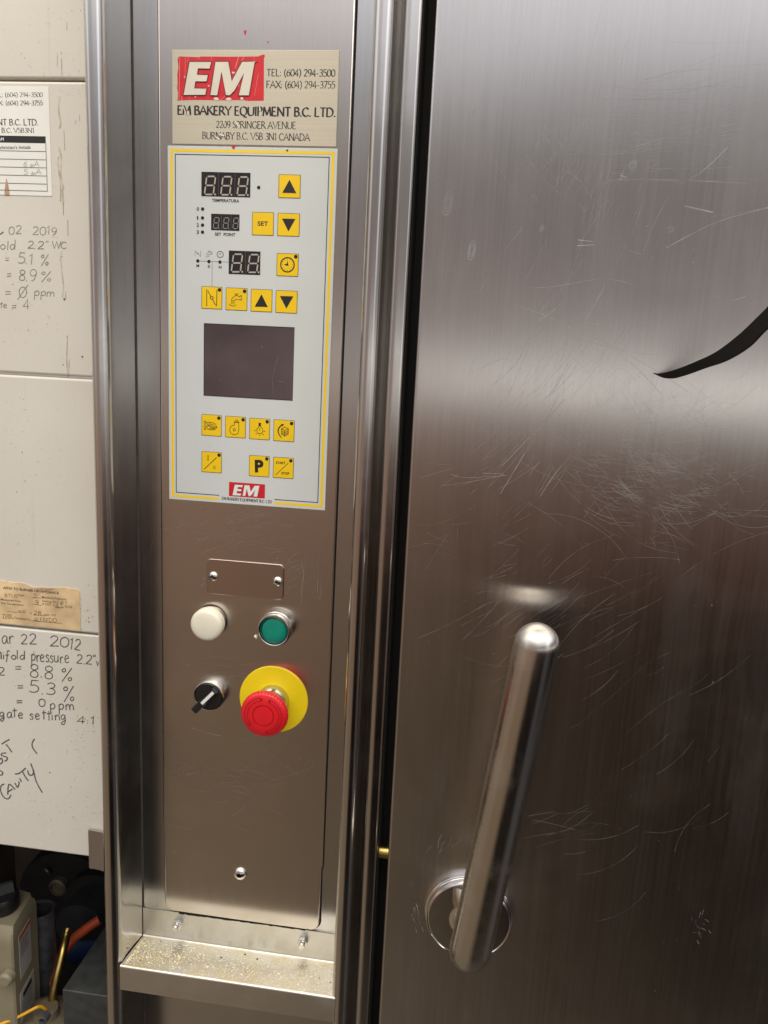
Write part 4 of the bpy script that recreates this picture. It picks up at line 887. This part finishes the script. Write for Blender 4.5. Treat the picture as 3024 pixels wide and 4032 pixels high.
pen(m, '=', 'V', 208, 1952, 325, 1958, 90); pen(m, '0', 'V', 508, 1984, 606, 1984, 100); pen(m, 'ppm', 'V', 672, 2028, 1010, 2024, 150)
pen(m, 'gate', 'W', -4, 250, 312, 262, 130); pen(m, 'setting', 'W', 398, 282, 905, 300, 140); pen(m, '4.1', 'W', 1038, 335, 1285, 345, 100)
for st in ([(22, 612), (70, 580), (130, 548)], [(80, 612), (118, 660), (160, 722)], [(464, 540), (432, 600), (440, 660), (498, 744)], [(86, 728), (30, 736), (22, 762), (96, 790), (88, 828), (60, 836)], [(-6, 820), (20, 800), (34, 850), (0, 880)], [(-6, 960), (36, 990), (30, 1020), (0, 1030)],
           [(60, 1145), (16, 1170), (10, 1240), (50, 1320), (110, 1344), (150, 1290)], [(104, 1290), (122, 1150), (205, 1220)], [(110, 1250), (170, 1212)], [(200, 1130), (235, 1190), (256, 1140), (250, 1110)], [(262, 1068), (290, 1118)], [(200, 1012), (262, 1000), (348, 930)], [(300, 970), (340, 1050), (384, 1104)], [(372, 962), (390, 1020), (440, 1020), (450, 950)], [(412, 870), (452, 980), (490, 1120), (568, 1262)]):
    m.ribbon(smooth_pts([Q('W', a, b, YC) for a, b in st], 5), .0014, YC - .0001 - step(), 'pen')
x, z = Q('W', 668, 994, YC); m.flat(circ(x, z, .0008, 8), YC - .0001, 'pen')
m.build('handwriting', objs[3], False)
m, p = marks(3)
for _ in range(130):
    u, v = random.gauss(330, 45), random.uniform(2780, 3300); x, z = P(u, v, YC)
    if x < xo and u > 20:
        r_ = random.uniform(.0002, .0007); m.flat([(x + r_ * math.cos(t) * random.uniform(.4, 1.4), z + r_ * math.sin(t) * random.uniform(.4, 1.2)) for t in [k * 1.05 for k in range(6)]], YC - .0001 - step(), 'rust')
for a, b, c, d in ((540, 1975, 575, 1940), (640, 1800, 672, 1778), (935, 2050, 938, 2075), (340, 810, 375, 730)): m.ribbon([Q('W', a, b, YC), Q('W', c, d, YC)], .0009, YC - .00012 - step(), 'paper')
merge(m, p)
# steel clip at the foot of the cladding
YCL = -.0165
c0_, c1_ = P(349, 3340, YCL)[0], P(412, 3340, YCL)[0] + .004; cz1, cz0 = P(380, 3272, YCL)[1], P(380, 3424, YCL)[1]
poly = [(c0_, cz1), (c0_, cz0 + .001)] + [(c0_ + (c1_ - c0_) * k / 9, cz0 + random.uniform(-.0012, .0008)) for k in range(1, 10)] + [(c1_, cz1 - .0015)]
m = MB(); m.plate(poly, YCL, YCL + .003, 'clip'); m.build('clip', oven, False)

# ================================================================== PAPERS STUCK ON THE CLADDING
Ys = YC - .0004
m = MB(); s1 = Q('T', 545, 1500, Ys)[0]; s0_ = s1 - .125; sz1 = Q('T', 300, 940, Ys)[1]; sz0 = Q('T', 300, 2128, Ys)[1]
m.plate(rrect(s0_, s1, sz0, sz1, .0004), Ys, YC - .00002, 'paper')
Yt = Ys - .00005
tb1 = Q('T', 500, 1600, Yt)[0]; tb0 = s0_ + .004
def zrow(y): return Q('T', 250, y, Yt)[1]
bar(m, tb0, tb1, zrow(1556), zrow(1480), Yt, 'ink')
for y in (1645, 1735, 1822, 1910, 1998, 2075): m.ribbon([(tb0, zrow(y)), (tb1, zrow(y))], .0005, Yt - step(), 'greyink')
m.ribbon([(tb1, zrow(1556)), (tb1, zrow(2075))], .0005, Yt - step(), 'greyink'); m.ribbon([(tb0, zrow(1556)), (tb0, zrow(2075))], .0005, Yt - step(), 'greyink')
stk = m.build('service_sticker', None, False)
tag(stk, 'white printed service record sticker with a ruled table, upper left on the cream cladding', 'sticker')
m = MB()
wz('T', 'TEL: (604) 294-3500', -85, 1055, 466, 1055, 48, Yt, 'ink', w=.14); wz('T', 'FAX: (604) 294-3755', -90, 1145, 468, 1145, 48, Yt, 'ink', w=.14)
wz('T', 'EM BAKERY EQUIPMENT B.C. LTD.', -790, 1360, 420, 1363, 64, Yt, 'ink', w=.17); wz('T', 'B.C. V5B3N1', 18, 1442, 376, 1445, 50, Yt, 'ink', w=.15)
sans(m, 'AM', *zp('T', -20, 1530), *zp('T', 42, 1531), 34 / 2.765, Yt - .0001, 'white', .02); sans(m, "Technician's Initials", *zp('T', -55, 1622), *zp('T', 332, 1620), 36 / 2.765, Yt - .0001, 'ink', .004)
m.build('lettering', stk, False)
m = MB(); write(m, '6 µA', *zp('T', 255, 1815), *zp('T', 428, 1812), 56 / 2.765, Yt, 'pencil', 'pen', .13, .1, .03); write(m, '5 µA', *zp('T', 255, 1900), *zp('T', 455, 1898), 56 / 2.765, Yt, 'pencil', 'pen', .13, .1, .03); m.build('handwriting', stk, False)
m = MB(); m.flat([Q('T', a, b, Yt) for a, b in ((70, 1940), (88, 2000), (100, 2070), (104, 2125), (48, 2125), (52, 2060), (60, 2000))], Yt - .0001, 'rust'); merge(m, stk)
Yg = YC - .0005
m = MB(); random.seed(3)
tp = [(-330, 270), (-200, 262), (-60, 285), (30, 296), (100, 305), (180, 322), (260, 318), (340, 338), (370, 345), (440, 380), (500, 388), (560, 376), (640, 388), (720, 392), (790, 392), (860, 382), (940, 400), (1030, 405), (1066, 440), (1072, 700), (1080, 970), (900, 950), (500, 908), (0, 862), (-330, 830)]
w = [Q('V', a, b, Yg) for a, b in tp]; m.plate(w, Yg, YC - .00002, 'tan')
tg_ = m.build('appliance_tag', None, False); tag(tg_, 'torn yellowed paper burner tag with faded print, stuck above the lower cladding seam', 'paper tag')
m = MB(); Yq = Yg - .00006
sans(m, 'AFFIX TO BURNER OR APPLIANCE', *zp('V', 42, 405), *zp('V', 788, 478), 33 / 3.4, Yq, 'ink', .018)
for t, a, b, c, d, h_ in (('Input', 240, 495, 328, 500, 26), ('Manifold Pressure', 562, 528, 884, 556, 28), ('Measured Flue', 10, 556, 275, 582, 26), ('Setting', 565, 574, 688, 588, 26), ('Gas Temperature', 12, 604, 315, 632, 26), ('% CO2  or', 566, 616, 740, 632, 28), ('%O2', 870, 650, 966, 660, 26), ('%CO', 246, 720, 340, 726, 28), ('or', 400, 735, 432, 737, 20), ('ppm  CO', 590, 762, 750, 770, 28), ('Completed by', 190, 802, 402, 826, 26)):
    sans(m, t, *zp('V', a, b), *zp('V', c, d), h_ / 3.4, Yq - step(), 'tagink', .006)
for a, b, c, d in ((425, 520, 555, 528), (425, 604, 560, 624), (100, 706, 234, 718), (445, 752, 585, 758), (745, 650, 860, 655), (160, 800, 186, 803), (412, 828, 830, 866)): m.ribbon([Q('V', a, b, Yq), Q('V', c, d, Yq)], .0004, Yq - step(), 'tagink')
m.build('lettering', tg_, False)
m = MB()
def pt2(t, a, b, c, d, h_): write(m, t, *zp('V', a, b), *zp('V', c, d), h_ / 3.4, Yq - .00005, 'tagink', 'pen', .10, .05, .04)
pt2('5"', 450, 515, 530, 520, 48); pt2('9', 478, 614, 525, 616, 60); pt2('28', 452, 750, 550, 756, 54); pt2('4.1', 745, 670, 850, 660, 66); pt2('ALFREDO', 452, 842, 760, 850, 52); pt2('BTUS', 60, 510, 235, 520, 40); pt2('21/01', 30, 800, 160, 806, 60); pt2('air 4.1', 700, 590, 900, 610, 40)
m.build('handwriting', tg_, False)
m = MB(); m.flat([Q('V', a, b, Yq) for a, b in ((480, 400), (560, 395), (640, 400), (740, 398), (700, 412), (600, 440), (520, 432))], Yq - .0002, 'rust'); m.flat([Q('V', a, b, Yq) for a, b in ((365, 345), (440, 372), (500, 388), (430, 386))], Yq - .0002, 'paper'); merge(m, tg_)

# ================================================================== BLACK HOOK OFF THE DOOR
def K3(zx, zy, h): 
    a = Q('K', zx, zy, YD - h); return Vector((a[0], YD - h, a[1]))
rows = [((632, 842), (640, 852), -.0004), ((690, 850), (765, 895), .004), ((830, 815), (900, 868), .016), ((1010, 745), (1090, 800), .034), ((1200, 655), (1280, 735), .052), ((1400, 505), (1480, 615), .070), ((1560, 355), (1620, 475), .086), ((1680, 235), (1740, 365), .100), ((1850, 60), (1900, 210), .118), ((2080, -240), (2120, -60), .150), ((2350, -680), (2380, -440), .190)]
m = MB(); loops = []
for (t_, b_, h) in rows:
    a = K3(*t_, h); c = K3(*b_, h); th = Vector((.0010, .0004, 0))
    loops.append([a - th, a + th, c + th, c - th])
A_ = [[l[k] for l in loops] for k in range(4)]
sm = [smooth_pts([tuple(v) for v in col_], 5) for col_ in A_]
m.solid([[sm[k][i] for k in range(4)] for i in range(len(sm[0]))], 'rubber'); o = m.build('rubber_strap', None, True, 40)
tag(o, 'black curved rubber strap jutting out from the right side of the steel door', 'strap')

# ================================================================== BURNER BAY, LOWER LEFT
def B3(zx, zy, Y): a = Q('X', zx, zy, Y); return Vector((a[0], Y, a[1]))
ybk = .34; zc = seams[4]
bay0 = xc0 - .02; bay1 = xo + .004
m = MB(); zfl = ZB - .02
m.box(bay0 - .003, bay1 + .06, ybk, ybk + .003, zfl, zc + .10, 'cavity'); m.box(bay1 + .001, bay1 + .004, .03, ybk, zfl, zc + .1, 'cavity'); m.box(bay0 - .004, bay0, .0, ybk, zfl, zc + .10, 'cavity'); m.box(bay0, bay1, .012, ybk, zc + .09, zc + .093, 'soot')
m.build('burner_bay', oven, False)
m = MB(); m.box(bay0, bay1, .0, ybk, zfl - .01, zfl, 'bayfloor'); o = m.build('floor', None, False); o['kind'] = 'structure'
# blower drum
c = B3(760, 820, .27); rd = (B3(760, 820, .27) - B3(235, 860, .27)).length
bl_ = thing('burner_blower', 'big round sooty black blower drum at the back of the open burner bay', 'blower', (c.x, .3, c.z))
m = MB(); m.lathe(c.x, c.z, [(rd, .335), (rd, .272), (rd * .985, .268), (0, .268)], 'soot', 64); m.build('drum', bl_)
h = B3(655, 680, .262); m = MB(); m.lathe(h.x, h.z, [(.0135, .268), (.0135, .258), (.0105, .256), (.010, .260), (0, .260)], 'motor', 32); m.build('hub', bl_)
a_, b_ = B3(500, 480, .262), B3(560, 540, .262); m = MB(); m.tube([a_, b_], .0022, 'galv', 10); m.build('bracket', bl_)
d0 = B3(900, 1150, .19); m = MB(); rr2 = .036; m.tube([(d0.x, .265, d0.z), (d0.x, .19, d0.z)], rr2, 'iron', 48); m.tube([(d0.x, .25, d0.z), (d0.x, .235, d0.z)], rr2 * 1.38, 'soot', 48); m.build('motor_barrel', bl_, True, 40)
for zx, zy, rd_ in ((1020, 625, .0058), (1010, 520, .005), (1140, 590, .006)):
    p_ = B3(zx, zy, .255); m = MB(); m.lathe(p_.x, p_.z, [(rd_, .267), (rd_, .256), (0, .2545)], 'motor', 20); m.build('bolt', bl_)
# pipe fitting
p0 = B3(445, 925, .13); rp = (B3(592, 925, .13) - B3(298, 925, .13)).length / 2
pf = thing('pipe_fitting', 'open threaded grey iron pipe standing behind the beige gas valve', 'pipe', (p0.x, .13, zfl))
m = MB(); seg = 40
def ringz(r_, z_): return [(p0.x + r_ * math.cos(2 * math.pi * i / seg), .13 + r_ * math.sin(2 * math.pi * i / seg), z_) for i in range(seg)]
lo = [ringz(rp, zfl), ringz(rp, p0.z - .002), ringz(rp * .97, p0.z), ringz(rp * .88, p0.z), ringz(rp * .85, p0.z - .002)]
for k in range(7): lo += [ringz(rp * .80, p0.z - .004 - .0042 * k), ringz(rp * .85, p0.z - .006 - .0042 * k)]
lo += [ringz(rp * .8, p0.z - .08)]
m.grid(lo, 'galv'); m.build('pipe_body', pf, True, 50)
# gas valve
vt = B3(-40, 1160, .05); ztop = B3(150, 1150, .05).z
gv = thing('gas_valve', 'beige gas control valve with black knob and white labels, bottom left corner', 'gas valve', (vt.x, .05, zfl))
pA, pB, pC = B3(135, 1290, .035), B3(375, 1060, .085), B3(-330, 1230, .035)
plan = [(pC.x, .035), (pA.x - .002, .035), (pA.x, .037), (pB.x - .004, .088), (pB.x - .004, .098), (pB.x - .012, .106), (pC.x, .112)]
def layer(zz, d=0): 
    cxp = sum(p[0] for p in plan) / len(plan); cyp = sum(p[1] for p in plan) / len(plan)
    return [(x_ + (cxp - x_) * d, y_ + (cyp - y_) * d, zz) for x_, y_ in plan]
zA = pA.z
m = MB(); m.solid([layer(zfl + .001), layer(zA - .010), layer(zA - .002, .0), layer(zA + .006, .06), layer(zA + .012, .22)], 'beige'); m.build('valve_body', gv, True, 30)
kx = B3(30, 1050, .07); m = MB()
def ringk(r_, z_): return [(kx.x + r_ * math.cos(2 * math.pi * i / 32), .07 + r_ * math.sin(2 * math.pi * i / 32), z_) for i in range(32)]
zk = zA + .012
kr = (B3(200, 1050, .07) - B3(30, 1050, .07)).length
m.solid([ringk(kr * .98, zk - .002), ringk(kr, zk + .004), ringk(kr * .95, zk + .016), ringk(kr * .9, zk + .018)], 'black')
bars = [(-.018, -.0045), (.014, -.0035), (.014, .0035), (-.018, .0045)]; ca, sa = math.cos(.7), math.sin(.7)
m.solid([[(kx.x + s * ca - t * sa, .07 + s * sa + t * ca, zk + .017) for s, t in bars], [(kx.x + s * ca * .9 - t * sa * .6, .07 + s * sa * .9 + t * ca * .6, zk + .030) for s, t in bars]], 'boxgrey'); m.build('knob', gv, True, 35)
eA = Vector((pA.x, .037, 0)); eB = Vector((pB.x - .004, .088, 0)); ed = (eB - eA); el = ed.length; ed.normalize(); nn = Vector((ed.y, -ed.x, 0))
if nn.x < 0: nn = -nn
def side_label(name, s0, s1, z0, z1, head):
    q = MB()
    def S(s, z_, o=.0006): b = eA + ed * (s * el) + nn * o; return (b.x, b.y, z_)
    q.solid([[S(s0, z0, .0001), S(s1, z0, .0001), S(s1, z1, .0001), S(s0, z1, .0001)], [S(s0, z0), S(s1, z0), S(s1, z1), S(s0, z1)]], 'pencil')  # white label greyed in the colour, as shaded in the bay
    if head: q.cap([S(s0, z1 - .006, .0008), S(s1, z1 - .006, .0008), S(s1, z1 - .0003, .0008), S(s0, z1 - .0003, .0008)], 'orange')
    else: q.cap([S(s0 + .15, z1 - .012, .0008), S(s1 - .15, z1 - .012, .0008), S(s1 - .15, z1 - .005, .0008), S(s0 + .15, z1 - .005, .0008)], 'ink')
    for k in range(7):
        zz = z1 - (.010 if head else .015) - .0032 * k
        if zz > z0 + .002: q.cap([S(s0 + .06, zz - .0006, .0008), S(s1 - random.uniform(.06, .25), zz - .0006, .0008), S(s1 - .1, zz + .0006, .0008), S(s0 + .06, zz + .0006, .0008)], 'greyink')
    q.build(name, gv, False)
side_label('warning_label', .25, .86, zA - .066, zA - .008, True); side_label('rating_label', .18, .95, zA - .135, zA - .082, False)
m = MB(); q0 = B3(85, 1690, .03); m.lathe(q0.x, q0.z, [(.008, .034), (.008, .026), (.006, .023), (0, .023)], 'beige', 24); m.build('test_port', gv)
# gas line, sleeves, box, wire, motor
path = [B3(560, 2120, .07), B3(590, 1900, .075), B3(640, 1650, .085), B3(700, 1400, .10), B3(740, 1220, .115), B3(755, 1140, .12)]
m = MB(); m.tube(smooth_pts([tuple(p) for p in path], 5), [.0052] * 22 + [.0046] * 4, 'brass', 20); o = m.build('gas_pipe', None, True, 50); tag(o, 'dull brass gas tube rising beside the beige gas valve', 'pipe')
path = [B3(590, 1760, .125), B3(610, 1620, .13), B3(690, 1440, .14), B3(800, 1285, .15), B3(960, 1150, .16), B3(1105, 1050, .17)]
m = MB(); m.tube(smooth_pts([tuple(p) for p in path], 5), [.0062] * 26, 'orange', 20); o = m.build('orange_hose', None, True, 60); tag(o, 'dull orange hose crossing behind the brass gas tube', 'hose')
p_ = B3(1060, 1270, .21); m = MB(); m.tube([(p_.x - .03, .21, p_.z - .01), (p_.x + .05, .21, p_.z + .01)], .026, 'blue', 32); o = m.build('blue_capacitor', None, True, 40); tag(o, 'dark blue cylinder half hidden behind the orange hose', 'cylinder')
g0 = B3(692, 1812, .045); g1 = B3(1205, 1925, .045); m = MB(); bxw = g1.x + .01
m.box(g0.x, bxw, .045, .19, zfl + .001, (g0.z + g1.z) / 2, 'boxgrey', .0015); o = m.build('transformer_box', None, True, 40); tag(o, 'plain dark grey steel box on the burner bay floor beside the post', 'box')
path = [B3(-60, 2240, .03), B3(70, 2190, .035), B3(240, 2115, .04), B3(380, 2040, .045), B3(450, 2018, .05), B3(508, 2048, .055), B3(530, 2090, .06)]
m = MB(); m.tube(smooth_pts([tuple(p) for p in path], 6), .0018, 'wire', 14); o = m.build('yellow_wire', None, True, 60); tag(o, 'bright yellow wire curving along the bottom left corner', 'wire')
p_ = B3(520, 2290, .06); m = MB()
def rz(r_, z_): return [(p_.x + r_ * math.cos(2 * math.pi * i / 32), .06 + r_ * math.sin(2 * math.pi * i / 32), z_) for i in range(32)]
zt2 = B3(520, 2130, .06).z
m.solid([rz(.040, zfl + .001), rz(.040, zt2 - .012), rz(.034, zt2 - .002), rz(.016, zt2 + .003), rz(.014, zt2 + .012)], 'motor')
q1 = B3(500, 2135, .03); m.lathe(q1.x, q1.z, [(.0055, .034), (.0055, .0245), (.0036, .024), (.0034, .030)], 'galv', 20); o = m.build('pressure_regulator', None, True, 40); tag(o, 'round brownish cast metal fitting under the brass gas tube', 'fitting')
